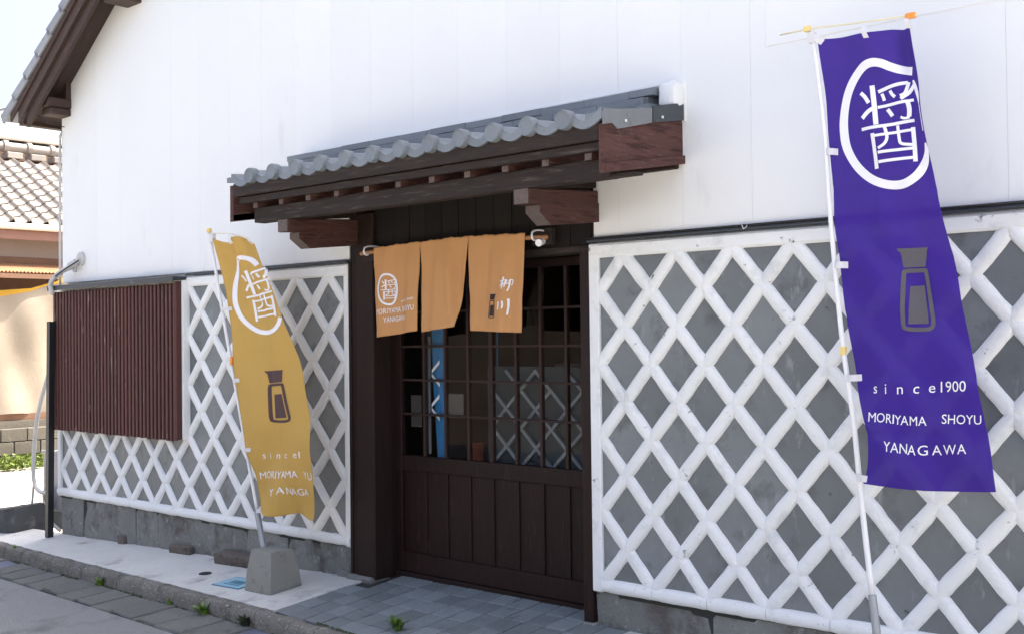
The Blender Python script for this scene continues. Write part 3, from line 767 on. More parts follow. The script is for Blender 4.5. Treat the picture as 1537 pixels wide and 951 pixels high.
# conduit with disc that leaves the wall and loops down beside the screen
def P(px, py, y): return at_y(px, py, y)
def smooth_path(pts, k=6):
    pts = [Vector(p) for p in pts]; out = []
    for i in range(len(pts)-1):
        p0 = pts[max(i-1, 0)]; p1 = pts[i]; p2 = pts[i+1]; p3 = pts[min(i+2, len(pts)-1)]
        for j in range(k):
            t = j/k; out.append(.5*((2*p1)+(p2-p0)*t+(2*p0-5*p1+4*p2-p3)*t*t+(3*p1-p0-3*p2+p3)*t**3))
    out.append(pts[-1]); return out
cond = thing('wall_conduit', 'grey conduit leaving a round wall plate and looping down beside the slatted screen', 'conduit', loc=P(118, 390, -.01))
inv = -cond.location
def cb_(mb, nm, mat, sm=2):
    mb.v = [tuple(Vector(v)+inv) for v in mb.v]; return mb.build(nm, mat, cond, smooth=sm)
d0 = P(122, 389, -.012)
cb_(MB().tube([d0+Vector((0, .012, 0)), d0+Vector((0, -.014, 0))], [.062, .060], 20), 'wall_plate', m_pvc, 40)
cb_(MB().tube(smooth_path([P(120, 390, -.02), P(112, 397, -.06), P(102, 403, -.08), P(92, 408, -.11), P(82, 416, -.15), P(76, 427, -.16), P(79, 442, -.15)]), .021, 12), 'conduit_tube', m_pvc)
cb_(MB().tube([P(115, 394, -.04), P(104, 401, -.08)], .033, 12), 'sleeve', m_pvc, 40)
cb_(MB().tube([P(113, 401, -.04), P(112, 408, -.04)], .018, 10), 'sleeve', m_pvc, 40)
cb_(MB().tube(smooth_path([P(118, 391, -.08), P(104, 400, -.12), P(92, 408, -.15), P(83, 415, -.18)]), .006, 8), 'cable', m_blackp)
yy = .14
cb_(MB().tube(smooth_path([P(88, 505, .12), P(80, 530, yy), P(73, 560, yy), P(62, 600, yy), P(54, 640, yy), P(50, 700, yy), P(52, 725, yy), P(60, 737, yy), P(76, 740, yy+.02)]), .019, 12), 'conduit_tube', m_pvc)
cb_(MB().tube(smooth_path([P(51, 718, yy), P(49, 745, yy), P(48, 765, yy), P(54, 782, yy), P(66, 786, yy), P(80, 784, yy+.1)]), .011, 10), 'cable', m_pvc)
# black leaning post
bp0, bp1 = P(82.5, 482, -.13), P(74, 803, -.13)
b = MB(); ax = .026
q = [bp1+Vector((sx*ax, sy*ax, 0)) for sx, sy in ((-1,-1),(1,-1),(1,1),(-1,1))]+[bp0+Vector((sx*ax, sy*ax, 0)) for sx, sy in ((-1,-1),(1,-1),(1,1),(-1,1))]
bp0b = bp0; zf = G(bp1.x, bp1.y)
q = [(v[0]-.072 if i > 3 else v[0]-.0, v[1]+(.0), v[2] if i > 3 else zf+.001) for i, v in enumerate(q)]
b.add(q, [(0,1,2,3),(7,6,5,4),(0,4,5,1),(1,5,6,2),(2,6,7,3),(3,7,4,0)])
tag(b.build('drain_post', m_blackp), 'black square downpipe standing on the pavement at the left building corner', 'downpipe')

# gas meter box at the corner
hp = Vector((-5.05, .30, G(-5, 0)-.05))
mt = thing('meter_box', 'pale grey meter box behind the black downpipe at the building corner', 'meter', loc=hp)
MB().box(-.19, .24, -.0, .22, .16, .72, .02).build('cabinet', m_heater, mt, smooth=40)
MB().box(-.20, .25, -.012, .0, .70, .735, .006).build('lid', m_heater, mt)
MB().tube([(-.02, -.04, .30), (-.02, .02, .30)], [.10, .11], 20).build('meter_dial', m_heater, mt, smooth=40)
MB().tube([(-.02, -.046, .30), (-.02, -.041, .30)], .055, 18).build('dial_face', m_blackp, mt)
MB().tube(smooth_path([(.0, -.02, .22), (.03, -.04, .10), (.12, -.05, .06), (.2, -.02, .0)]), .016, 8).build('pipe', m_pvc, mt, smooth=2)
MB().box(-.10, .20, .02, .2, .0, .16, .01).build('plinth', m_block_c, mt)

# ---------------------------------------------------------------- noren curtain
def lerp_poly(pts, v):
    n = len(pts)-1
    vs = [p[2] for p in pts] if len(pts[0]) > 2 else [i/n for i in range(n+1)]
    for i in range(n):
        if v <= vs[i+1] or i == n-1:
            t = (v-vs[i])/(vs[i+1]-vs[i]); return (pts[i][0]+(pts[i+1][0]-pts[i][0])*t, pts[i][1]+(pts[i+1][1]-pts[i][1])*t)
def cat(pts, v):                                          # smooth polyline
    n = len(pts)-1; s = v*n; i = min(int(s), n-1); t = s-i
    p0, p1, p2, p3 = pts[max(i-1, 0)], pts[i], pts[i+1], pts[min(i+2, n)]
    return tuple(.5*((2*p1[k])+(p2[k]-p0[k])*t+(2*p0[k]-5*p1[k]+4*p2[k]-p3[k])*t*t+(3*p1[k]-p0[k]-3*p2[k]+p3[k])*t**3) for k in (0, 1))
def cloth(nm, mat, parent, org, Y0, D, left, right, nu, nv, extra=None, thick=.0014):
    b = MB()
    def fn(u, v):
        a = cat(left, v); c = cat(right, v)
        x, y = a[0]+(c[0]-a[0])*u, a[1]+(c[1]-a[1])*u
        if extra: dx, dy = extra(u, v); x += dx; y += dy
        p = at_y(x, y, Y0); return (p.x-org.x, p.y+D(x, y)-org.y, p.z-org.z)
    b.grid(fn, nu, nv)
    o = b.build(nm, mat, parent, smooth=2, fix=False)
    md = o.modifiers.new('thickness', 'SOLIDIFY'); md.thickness = thick; md.offset = 0
    return o
class Print:
    """flat print lying on a cloth: shapes given in photograph pixels, laid on the cloth surface"""
    def __init__(s, parent, org, Y0, D, eps=.0022): s.p = parent; s.org = org; s.Y0 = Y0; s.D = D; s.eps = eps; s.v = []; s.f = []
    def pt(s, x, y):
        p = at_y(x, y, s.Y0); return (p.x-s.org.x, p.y+s.D(x, y)-s.eps-s.org.y, p.z-s.org.z)
    def strip(s, pts, w, taper=(1, 1), k=5):
        """stroke along smooth path, width w px"""
        q = []
        n = len(pts)-1
        for i in range(n*k+1): q.append(Vector(cat(pts, i/(n*k))))
        b0 = len(s.v)
        for i, c in enumerate(q):
            t = (q[min(i+1, len(q)-1)]-q[max(i-1, 0)]); t.normalize(); nn = Vector((-t.y, t.x))
            f = i/(len(q)-1); ww = (w(f) if callable(w) else w)*(taper[0]+(taper[1]-taper[0])*f)/2
            s.v += [s.pt(*(c-nn*ww)), s.pt(*(c+nn*ww))]
        s.f += [(b0+2*i, b0+2*i+1, b0+2*i+3, b0+2*i+2) for i in range(len(q)-1)]
    def quad(s, a, b, c, d, n=6):
        b0 = len(s.v)
        for j in range(n+1):
            for i in range(n+1):
                u, v = i/n, j/n
                x = (a[0]*(1-u)+b[0]*u)*(1-v)+(d[0]*(1-u)+c[0]*u)*v; y = (a[1]*(1-u)+b[1]*u)*(1-v)+(d[1]*(1-u)+c[1]*u)*v
                s.v.append(s.pt(x, y))
        s.f += [(b0+j*(n+1)+i, b0+j*(n+1)+i+1, b0+(j+1)*(n+1)+i+1, b0+(j+1)*(n+1)+i) for j in range(n) for i in range(n)]
    def text(s, string, a, bpt, h, up=(0, -1), bold=.0):
        """string laid with its baseline from pixel a to pixel bpt, capitals h pixels tall"""
        cu = bpy.data.curves.new('lettering', 'FONT'); cu.body = string; cu.size = 1; cu.offset = bold; cu.resolution_u = 3
        o = bpy.data.objects.new('lettering', cu); COL.objects.link(o); bpy.context.view_layer.update()
        me = bpy.data.meshes.new_from_object(o.evaluated_get(bpy.context.evaluated_depsgraph_get()))
        bm = bmesh.new(); bm.from_mesh(me); bmesh.ops.triangulate(bm, faces=bm.faces); 
        xs = [v.co.x for v in bm.verts]; x0, x1 = min(xs), max(xs); cap = .73
        b0 = len(s.v); bm.verts.ensure_lookup_table()
        for v in bm.verts:
            t = (v.co.x-x0)/(x1-x0); q = v.co.y/cap*h
            s.v.append(s.pt(a[0]+(bpt[0]-a[0])*t+up[0]*q, a[1]+(bpt[1]-a[1])*t+up[1]*q))
        s.f += [tuple(b0+v.index for v in f.verts) for f in bm.faces]
        bm.free(); bpy.data.objects.remove(o); bpy.data.meshes.remove(me); bpy.data.curves.remove(cu)
    def build(s, nm, mat, label=None):
        """each stroke, mark or letter becomes a part of its own"""
        par = list(range(len(s.v)))
        def find(a):
            while par[a] != a: par[a] = par[par[a]]; a = par[a]
            return a
        for f in s.f:
            r = find(f[0])
            for i in f[1:]: par[find(i)] = r
        gr = {}
        for f in s.f: gr.setdefault(find(f[0]), []).append(f)
        for fs in gr.values():
            ids = sorted({i for f in fs for i in f}); mp_ = {q: k for k, q in enumerate(ids)}
            me = bpy.data.meshes.new(nm); me.from_pydata([s.v[i] for i in ids], [], [tuple(mp_[i] for i in f) for f in fs]); me.materials.append(mat); me.update()
            link(nm, me, s.p)
# the character on banner and curtain, strokes in a common frame (a = pixels of an enlarged view)
GLYPH = [([(510,369),(522,440),(541,542)], 21), ([(462,402),(482,420),(500,446)], 17), ([(524,468),(500,485),(474,514)], 19),
         ([(537,397),(590,375),(660,354)], 15), ([(662,352),(655,400),(636,414)], 12), ([(553,405),(560,420),(566,436)], 14), ([(590,392),(600,408),(614,420)], 15),
         ([(684,362),(668,400),(640,428)], 15), ([(540,466),(610,450),(690,431)], 13), ([(664,432),(676,470),(678,506)], 17), ([(680,508),(660,514),(642,508)], 11), ([(582,474),(594,488),(606,504)], 17),
         ([(470,562),(580,545),(700,522)], 14), ([(526,580),(536,650),(548,734)], 19), ([(696,552),(704,620),(714,702)], 17), ([(528,592),(610,578),(700,562)], 12),
         ([(576,552),(590,595),(582,625),(554,645)], 13), ([(630,545),(640,600),(652,624),(700,628)], 13), ([(553,663),(630,653),(710,642)], 13), ([(556,704),(630,694),(714,683)], 13)]
BOTTLE_C = [((622,212),(750,205)), ((640,289),(741,285))]
def affine(src, dst):
    (x0,y0),(x1,y1),(x2,y2) = src; (a0,b0),(a1,b1),(a2,b2) = dst
    det = (x1-x0)*(y2-y0)-(x2-x0)*(y1-y0)
    def f(p):
        u = ((p[0]-x0)*(y2-y0)-(p[1]-y0)*(x2-x0))/det; v = ((x1-x0)*(p[1]-y0)-(y1-y0)*(p[0]-x0))/det
        return (a0+(a1-a0)*u+(a2-a0)*v, b0+(b1-b0)*u+(b2-b0)*v)
    return f, math.sqrt(abs(((a1-a0)*(b2-b0)-(a2-a0)*(b1-b0))/det))
def draw_glyph(pr, f, sc, wmul=1):
    for pts, w_ in GLYPH: pr.strip([f(p) for p in pts], w_*sc*wmul, k=4)
def draw_bottle(pr, f, sc, wm=1):
    pr.quad(f((622,210)), f((751,204)), f((748,216)), f((632,224)), 3)
    pr.quad(f((637,222)), f((747,216)), f((740,286)), f((650,291)), 4)
    pr.strip([f(p) for p in [(700,303),(660,306),(651,318),(650,400),(650,480),(652,530),(662,548),(710,553),(760,550),(776,534),(772,500),(757,400),(743,312),(735,302),(698,303)]], 18*sc*wm, k=4)
    pr.quad(f((676,370)), f((735,366)), f((757,528)), f((672,530)), 5)

NY = -.12
cur = thing('noren_curtain', 'tan orange split shop curtain with white emblem and lettering hanging over the door', 'curtain', loc=at_y(670, 360, NY))
co = cur.location.copy()
def ND(x, y):
    t = min(1, max(0, (y-360)/40))
    d = .011*math.sin(x*.14)*t+.005*math.sin(x*.31+y*.02)*t+.006*noise.noise(Vector((x*.05, y*.03, 2)))*t
    if 636 < x < 705: d += -.030*math.exp(-((x-(672+(y-380)*.10))/7)**2)*t
    d += .012*math.sin(x*.055+1)*(y-350)/150
    return d
top = lambda x: 373-13*(max(0, x-561)/95)**.8 if x < 656 else 360-10*((x-656)/132)**.6
p1 = cloth('curtain_panel', m_noren, cur, co, NY, ND, [(561,373),(562,418),(563,462),(565,506)], [(630,top(630)),(629.5,405),(629,450),(629,496)], 30, 30)
def ed(u, v): return (0, 0)
def topcurve(xa, xb):
    def e(u, v):
        x = xa+(xb-xa)*u; lin = top(xa)+(top(xb)-top(xa))*u
        return (0, (top(x)-lin)*(1-v)+(1-v)*(.6*math.sin(x*.23)+.4*math.sin(x*.61)))
    return e
bpy.data.objects.remove(p1)
p1 = cloth('curtain_panel', m_noren, cur, co, NY, ND, [(561,373),(562,418),(563,462),(565,506)], [(630,top(630)),(629,405),(628,450),(628.5,496)], 30, 30, topcurve(561, 630))
p1['label'] = 'leftmost curtain panel with round emblem and white lettering'
p2 = cloth('curtain_panel', m_noren, cur, co, NY, ND, [(629.8,top(630)),(632,405),(634,450),(634,498)], [(703,top(703)),(699,410),(691,450),(683,490)], 34, 30, topcurve(630, 703))
p3 = cloth('curtain_panel', m_noren, cur, co, NY, ND, [(702.8,top(703)),(704.5,410),(705.5,455),(706,496)], [(788,350),(786,400),(783,450),(781,499)], 34, 30, topcurve(703, 788))
p3['label'] = 'right curtain panel with small bottle print and brushed characters'
r0, r1 = at_y(542, 381, NY+.018), at_y(822, 356, NY+.018)
rodp = smooth_path([r0, at_y(600, 372, NY+.018), at_y(656, 365, NY+.018), at_y(720, 360, NY+.018), r1], 5)
b = MB(); b.tube([p-co for p in rodp], .013, 10); b.build('rod', m_bamboo, cur, smooth=2)
for (hx, hy) in ((551, 378), (803, 355)):
    h = at_y(hx, hy, NY)-co
    MB().tube(smooth_path([h+Vector((0, .10, .035)), h+Vector((0, .02, .035)), h+Vector((0, -.022, .02)), h+Vector((0, -.022, -.012)), h+Vector((0, .0, -.02)), h+Vector((.0, .018, -.008))]), .006, 8).build('hook', m_white_p, cur, smooth=2)
h = at_y(812, 362, NY)-co
MB().tube([h+Vector((-.008, .02, .0)), h+Vector((.008, -.03, -.012))], .020, 12).build('lamp_bulb', m_white_p, cur, smooth=40)
pr = Print(cur, co, NY, ND, .003)
f, sc = affine([(470,560),(700,522),(545,735)], [(550+150/6.34, 370+413/6.34), (550+268/6.34, 370+404/6.34), (550+172/6.34, 370+508/6.34)])
draw_glyph(pr, f, sc, 1.0)
el = [(581.5+12.6*math.cos(a)*1.02+.8*math.sin(a), 434.3+22.6*math.sin(a)) for a in [math.pi*2*i/16-.9 for i in range(16)]]
pr.strip(el+[el[0]], 3.0, k=3)
pr.text('since1900', (600, 453.5), (622.5, 449), 3.6)
pr.text('MORIYAMA SHOYU', (565.5, 472.5), (623, 464.5), 8.6)
pr.text('YANAGAWA', (576, 484), (609.5, 479.5), 8.2)
C8 = lambda x, y: (520+x/3, 317+y/3)
for pts, w_ in [([(698,408),(697,428),(694,444)], 5), ([(713,404),(714,424),(711,438)], 5), ([(733,394),(732,430),(727,466)], 6)]:
    pr.strip([C8(*p) for p in pts], w_/3*1.15, (1.2, .8), k=3)
for pts, w_ in [([(716,296),(712,325),(709,350)], 5), ([(700,318),(712,312),(724,309)], 4), ([(711,322),(704,334),(700,342)], 4), ([(712,322),(717,328),(718,334)], 3),
                ([(727,308),(722,318),(718,342)], 4), ([(727,310),(722,328),(733,322)], 4), ([(736,308),(747,312),(742,334)], 4), ([(736,310),(734,338),(728,360)], 5)]:
    pr.strip([C8(*p) for p in pts], w_/3*1.1, (1.1, .8), k=3)
pr.build('white_print', m_ink)
pr = Print(cur, co, NY, ND, .003)
f, sc = affine([(622,212),(750,205),(642,560)], [C8(650,375), C8(679,373), C8(637,481)])
draw_bottle(pr, f, sc, .8)
pr.build('bottle_print', m_blackink)

# ---------------------------------------------------------------- banners
def clip3(x, y, Y, dx, dz, dy, mat, parent, org, nm='clip'):
    p = at_y(x, y, Y)-org
    return MB().box(p.x-dx, p.x+dx, p.y-dy, p.y+dy, p.z-dz, p.z+dz, .003).build(nm, mat, parent, smooth=40)
def tab(parent, org, Y, D, a, b_, w_=9, nm='tab'):
    """white loop from the cloth edge round the pole, pixel a (on cloth) to b (on pole)"""
    a = Vector(a); b2 = Vector(b_); t = (b2-a).normalized(); n = Vector((-t.y, t.x))*w_/2
    bb = MB()
    def fn(u, v):
        q = a+(b2-a)*u+n*(2*v-1); p = at_y(q.x, q.y, Y)
        return (p.x-org.x, Y+D(a.x, a.y)*(1-u)-.004-.016*math.sin(math.pi*min(1, u*1.02))-org.y, p.z-org.z)
    bb.grid(fn, 8, 2); bb.build(nm, m_tab, parent, smooth=2, fix=False)

# purple banner
PY = -.45
pole_px = [(1219,44),(1238,200),(1246,320),(1263,500),(1281,630),(1294,760),(1309,892)]
foot = at_y(1314, 951, PY); 
dirp = (at_y(1309, 892, PY)-at_y(1303, 840, PY)).normalized()
pb = at_y(1309, 892, PY); zg = G(pb.x, PY)
foot = pb+dirp*((zg-pb.z)/dirp.z)
ban = thing('purple_banner', 'tall purple banner with white emblem and grey bottle on a white pole', 'banner', loc=foot)
bo = foot.copy()
def PD(x, y):
    s = (y-50)/680.0
    xc = 1297+s*100
    u = (x-(1228+s*75))/(140+s*50)
    d = .016*math.sin(3.1*u+s*5)+.012*math.sin(s*11+u*2)+.007*math.sin(u*9+s*3)
    d += .012*noise.noise(Vector((u*2.2, s*6, 3)))+.006*noise.noise(Vector((u*5, s*13, 8)))
    d += .004*abs((u-.47)/.12) if abs(u-.47) < .12 else .004      # folding crease down the middle
    for cyr in (285, 385, 474, 562, 650): d += .0035*max(0, 1-abs(y-cyr-3*math.sin(u*3))/9)
    if s < .42: d += .040*math.exp(-((u-.87-.12*s)/.075)**2)*(1-s/.42)
    d += .010*math.sin((u*1.2-s*3.5)*9)*.5
    return d-.01
pl = [(1228,60),(1232,110),(1241,200),(1250,300),(1258,380),(1268,460),(1284,560),(1298,620),(1308,655),(1308,690),(1302,724)]
pr_ = [(1363,38),(1372,95),(1388,180),(1407,270),(1424,350),(1440,420),(1452,490),(1466,560),(1479,630),(1489,690),(1494,738)]
def pex(u, v):
    dy = 0
    if v > .9: dy = -6*math.sin(math.pi*u)*0+5*math.sin(math.pi*u)*(v-.9)/.1
    return (0, dy)
cloth('banner_cloth', m_purple, ban, bo, PY, PD, pl, pr_, 90, 200, pex)
pts = [at_y(a[0], a[1], PY+.004)-bo for a in pole_px]
MB().tube(smooth_path(pts, 4), [.0085+.0035*i/24 for i in range(25)], 10).build('pole', m_white_p, ban, smooth=2)
hold = [at_y(1303.5, 884, PY+.004)-bo, pb+Vector((0,.004,0))-bo, Vector((0, .004, 0))]
hd = (hold[1]-Vector((0, .004, 0)))
MB().tube([hd+(hd.normalized()*.03)*0+hd.normalized()*(-.0)+hd*0.0, Vector((0, .004, 0))], .0165, 14).build('pole_socket', m_steel, ban, smooth=40)
rp = [at_y(1171, 53, PY)-bo, at_y(1212, 44, PY)-bo, at_y(1300, 33, PY)-bo, at_y(1378, 22, PY)-bo]
MB().tube(rp, .0042, 8).build('cross_rod', m_rod, ban, smooth=2)
clip3(1212, 44, PY, .014, .012, .012, m_clipy, ban, bo)
clip3(1367, 24, PY, .020, .011, .010, m_clipo, ban, bo)
clip3(1266, 526, PY+.004, .011, .018, .012, m_clipy, ban, bo)
clip3(1219, 57, PY+.004, .016, .022, .012, m_tab, ban, bo, 'rod_socket')
for a, c in (((1235,64),(1222,54)), ((1256,228),(1240,228)), ((1274,398),(1252,398)), ((1294,566),(1270,567)), ((1307,717),(1287,714))): tab(ban, bo, PY, PD, a, c, 10)
tab(ban, bo, PY, PD, (1300,57), (1298,40), 8)
tab(ban, bo, PY, PD, (1362,42), (1362,26), 6)
C1 = lambda x, y: (1130+x/2.882, y/2.882)
pr = Print(ban, bo, PY, PD, .0032)
ring = [(672,302),(630,299),(590,288),(550,273),(510,270),(470,288),(432,335),(402,405),(386,485),(384,560),(400,640),(440,708),(500,763),(560,793),(620,804),(675,796),(722,764),(752,712),(763,660),(758,622)]
pr.strip([C1(*p) for p in ring], lambda t: 12.8 if t < .9 else 12.8*(1-(t-.9)/.1*.75), k=4)
pr.strip([C1(*p) for p in [(678,342),(697,380),(712,415),(724,455)]], lambda t: 7*math.sin(math.pi*(.12+.86*t)), k=5)
pr.strip([C1(*p) for p in [(724,455),(735,505),(748,570)]], 1.6, k=4)
draw_glyph(pr, lambda p: C1(*p), 1/2.882)
C2 = lambda x, y: (1130+x/2.848, 300+y/2.848)
C3 = lambda x, y: (1130+x/2.872, 620+y/2.872)
for ch, x0, x1, yb in (('s',525,541,824), ('i',578,583.5,826), ('n',629,653,827), ('c',695,718,825), ('e',757,784,822)):
    pr.text(ch, C2(x0, yb), C2(x1, yb-1), 47/2.848)
pr.text('1900', C2(807, 820), C2(920, 815), 48/2.848)
for ch, x0, x1, ya, yb in (('M',512,545,32,34),('O',549,583,34,36),('R',589,612,38,40),('I',616,622,41,41),('Y',624,652,44,46),('A',650,684,47,48),('M',690,722,49,50),('A',726,760,50,50)):
    pr.text(ch, C3(x0, ya), C3(x1, yb), 42/2.872)
pr.text('SHOYU', C3(822, 42), C3(990, 46), 42/2.872)
for ch, x0, x1, ya, yb in (('Y',585,612,158,161),('A',613,646,163,166),('N',650,680,168,170),('A',682,714,174,177),('G',722,762,178,178),('A',778,820,178,178),('W',828,884,176,174),('A',888,926,173,172)):
    pr.text(ch, C3(x0, ya), C3(x1, yb), 45/2.872)
pr.build('white_print', m_ink)
pr = Print(ban, bo, PY, PD, .0032); draw_bottle(pr, lambda p: C2(*p), 1/2.848); pr.build('bottle_print', m_greyink)

# mustard banner with its concrete foot
YY = -.39
bx = [(-.735, -.515), (-.455, -.520), (-.455, -.285), (-.735, -.28)]
def foot_block():
    zt = .158; b = MB(); rings = []
    cx = -.595; cy = -.40
    for (t, s_) in ((0, 1.0), (.03, 1.015), (.5, .90), (.9, .76), (1.0, .70)):
        ring = []
        for i in range(4):
            a, c = bx[i], bx[(i+1) % 4]
            for q in (0, .04, .35, .65, .96):
                x = a[0]+(c[0]-a[0])*q; y = a[1]+(c[1]-a[1])*q
                zb = G(x, y)+.001
                e = noise.noise(Vector((x*13, y*13, t*4)))*.005
                sx_ = s_+(.10 if (x < cx) else 0)*t
                ring.append((cx+(x-cx)*sx_+e, cy+(y-cy)*(s_+.02)+e, zb+(zt-zb)*t+(noise.noise(Vector((x*20, y*20, 3)))*.004 if t == 1 else 0)))
        rings.append(ring)
    m = 20; vs = [v for r in rings for v in r]
    fs = [(i*m+k, i*m+(k+1) % m, (i+1)*m+(k+1) % m, (i+1)*m+k) for i in range(4) for k in range(m)]+[tuple(range(m))[::-1], tuple(4*m+k for k in range(m))]
    return b.add(vs, fs)
blk = foot_block(); bc = Vector((-.595, -.40, G(-.595, -.4)))
blk.v = [tuple(Vector(v)-bc) for v in blk.v]
o = blk.build('concrete_block', m_block_c, smooth=35, loc=bc)
tag(o, 'weathered tapered concrete block holding the mustard banner pole', 'block')
yf = at_y(397, 822, YY); ban2 = thing('mustard_banner', 'narrow mustard yellow banner with white emblem and brown bottle on a leaning pole', 'banner', loc=yf)
yo = yf.copy()
def YD(x, y):
    s = (y-358)/415.0
    lx = 322+74*s; u = (x-lx)/(55+45*min(1, s*3))
    d = .018*math.sin(u*3+s*6)+.012*math.sin(s*9-u*2.5)+.006*math.sin(u*8+s*14)
    if s < .3: d += .030*math.sin(u*9-.6)*(1-s/.3)
    if s > .68: d += .045*math.sin((u*1.0+s*2.6)*6.5)*(s-.68)/.32+.020*math.sin(u*13+s*22)*(s-.68)/.32
    d += .012*noise.noise(Vector((u*3, s*7, 1)))+.016*math.exp(-((u-.62+.25*s)/.07)**2)
    return d
yl = [(322,358),(328,400),(336,445),(344,495),(351,545),(358,595),(366,640),(375,690),(382,728),(393,760),(397,769)]
yr = [(376,364),(391,395),(408,428),(424,470),(440,510),(452,555),(460,600),(466,640),(467,690),(464,735),(462,779)]
def yex(u, v):
    dy = 0; dx = 0
    if v < .06: dy = 5*math.sin(u*7)*(1-v/.06)-3*u*(1-v/.06)
    if v > .9: dy += 3*math.sin(u*8)*(v-.9)/.1
    if .68 < v: dx += 3*math.sin((v-.68)*25)*(1-u)
    return (dx, dy)
cloth('banner_cloth', m_yellow, ban2, yo, YY, YD, yl, yr, 40, 100, yex)
ypl = [(314,346),(324,408),(336,480),(350,560),(363,635),(374,700),(386,764)]
MB().tube(smooth_path([at_y(a[0], a[1], YY+.008)-yo for a in ypl], 4), .011, 10).build('pole', m_white_p, ban2, smooth=2)
MB().tube([at_y(385.5, 766, YY+.008)-yo, at_y(396.5, 824, YY+.008)-yo], .019, 14).build('pole_socket', m_steel, ban2, smooth=40)
MB().tube([at_y(315, 350, YY)-yo, at_y(345, 351, YY)-yo, at_y(373, 357, YY)-yo], .0035, 8).build('cross_rod', m_rod, ban2, smooth=2)
clip3(314, 346, YY, .014, .014, .014, m_clipy, ban2, yo)
clip3(319, 358, YY, .020, .03, .014, m_tab, ban2, yo, 'rod_socket')
clip3(349, 541, YY+.006, .013, .028, .016, m_clipo, ban2, yo)
for a, c in (((345,463),(332,464)), ((362,570),(350,571)), ((381,674),(368,674)), ((396,765),(385,766))): tab(ban2, yo, YY, YD, a, c, 6)
tab(ban2, yo, YY, YD, (352,366), (347,352), 5); tab(ban2, yo, YY, YD, (376,366), (374,356), 4)
C6 = lambda x, y: (300+x/3, 317+y/3)
C7 = lambda x, y: (300+x/3, 634+y/3)
pr = Print(ban2, yo, YY, YD, .003)
pr.strip([C6(*p) for p in [(258,244),(235,220),(205,211),(180,215),(160,262),(144,320),(142,380),(152,430),(182,484),(232,526),(285,545),(335,536),(362,510),(372,478)]], 20/3, k=4)
f, sc = affine([(470,560),(700,522),(545,735)], [C6(192,388), C6(331,360), C6(247,496)])
draw_glyph(pr, f, sc)
for ch, x0, x1, yb in (('s',286,297,160), ('i',316,319,160), ('n',344,358,161), ('c',388,402,158), ('e',430,444,156), ('1',453,458,158)): pr.text(ch, C7(x0, yb), C7(x1, yb), 10.5)
for ch, x0, x1, ya, yb in (('M',262,290,255,251),('O',294,320,250,248),('R',325,345,248,248),('I',349,353,249,249),('Y',356,372,249,249),('A',372,388,248,247),('M',390,414,247,246),('A',416,438,246,246),('Y',462,474,250,254),('U',477,493,258,259)):
    pr.text(ch, C7(x0, ya), C7(x1, yb), 11.2)
for ch, x0, x1, ya, yb in (('Y',327,350,328,325),('A',358,380,320,318),('N',386,402,322,324),('A',402,420,326,328),('G',424,450,328,330),('A',452,470,330,331)):
    pr.text(ch, C7(x0, ya), C7(x1, yb), 11.2)
pr.build('white_print', m_ink)
pr = Print(ban2, yo, YY, YD, .003)
f, sc = affine([(622,212),(750,205),(642,560)], [C6(300,720), C6(380,713), C6(328,950)])
draw_bottle(pr, f, sc); pr.build('bottle_print', m_brownink)

# ---------------------------------------------------------------- small things on the pavement
def onG(px, py, lift=0.0):
    r = ray(px, py); z = -.1
    for _ in range(12): p = CAM+r*((z-CAM.z)/r.z); z = .5*z+.5*(G(p.x, p.y)+lift)
    return p
def gbox(nm, mat, x0, x1, y0, y1, h, label, cat, bev=.006, jit=.003):
    cx, cy = (x0+x1)/2, (y0+y1)/2; z = G(cx, cy)
    o = MB().box(x0-cx, x1-cx, y0-cy, y1-cy, -.02, h, bev, jit=jit).build(nm, mat, smooth=40, loc=(cx, cy, z)); o.rotation_euler = (math.atan(.094), -math.atan(.039), 0)
    return tag(o, label, cat)
p = at_y(180, 806, -.04); gbox('brick', m_brick, p.x-.05, p.x+.055, -.035, -.005, .065, 'small dark block standing in for a shaded recess in the stone base near the left end', 'brick')  # dark block put where the base has a shaded recess
p = at_y(267, 824, -.06); gbox('brick', m_brick, p.x-.13, p.x+.15, -.06, -.01, .06, 'long low weathered brick lying against the stone base left of the drain hole', 'brick')
p = at_y(350, 840, -.08); gbox('stone_step', m_brick, p.x-.16, p.x+.30, -.14, -.012, .075, 'brown stone ledge against the wall behind the concrete block', 'stone', .012, .005)
hc = onG(308, 860)
b = MB(); vs = [(.055*math.cos(a)*1.0, .04*math.sin(a), 0) for a in [2*math.pi*i/20 for i in range(20)]]
o = MB().add(vs+[(v[0], v[1], .0035) for v in vs], [tuple(range(20, 40))]+[(i, (i+1) % 20, 20+(i+1) % 20, 20+i) for i in range(20)]).build('floor_drain', m_hole, loc=(hc.x, hc.y, G(hc.x, hc.y)-.0005)); o.rotation_euler = (math.atan(.094), -math.atan(.039), 0)
tag(o, 'small round black floor drain in the pale concrete pavement', 'drain')
m0, m1, m2 = onG(320, 871), onG(367, 859), onG(372, 881)
pl_ = thing('meter_cover', 'faded light blue square cover plate beside the concrete block', 'cover', loc=((m0.x+m2.x)/2+.03, -.42, G((m0.x+m2.x)/2+.03, -.42)))
pl_.rotation_euler = (math.atan(.094), -math.atan(.039), 0)
MB().box(-.155, .155, -.10, .10, -.01, .004, .002).build('rim', m_bluet, pl_)
MB().box(-.145, .145, -.09, .09, -.01, .0055, .002).build('plate', m_bluep, pl_)
b = MB()
for k in range(5): b.box(-.03+.03*k-.03, -.012+.03*k-.03, -.03, .03, .0055, .0068)
b.box(-.08, .09, -.055, -.045, .0055, .0068); b.build('raised_mark', m_bluet, pl_)
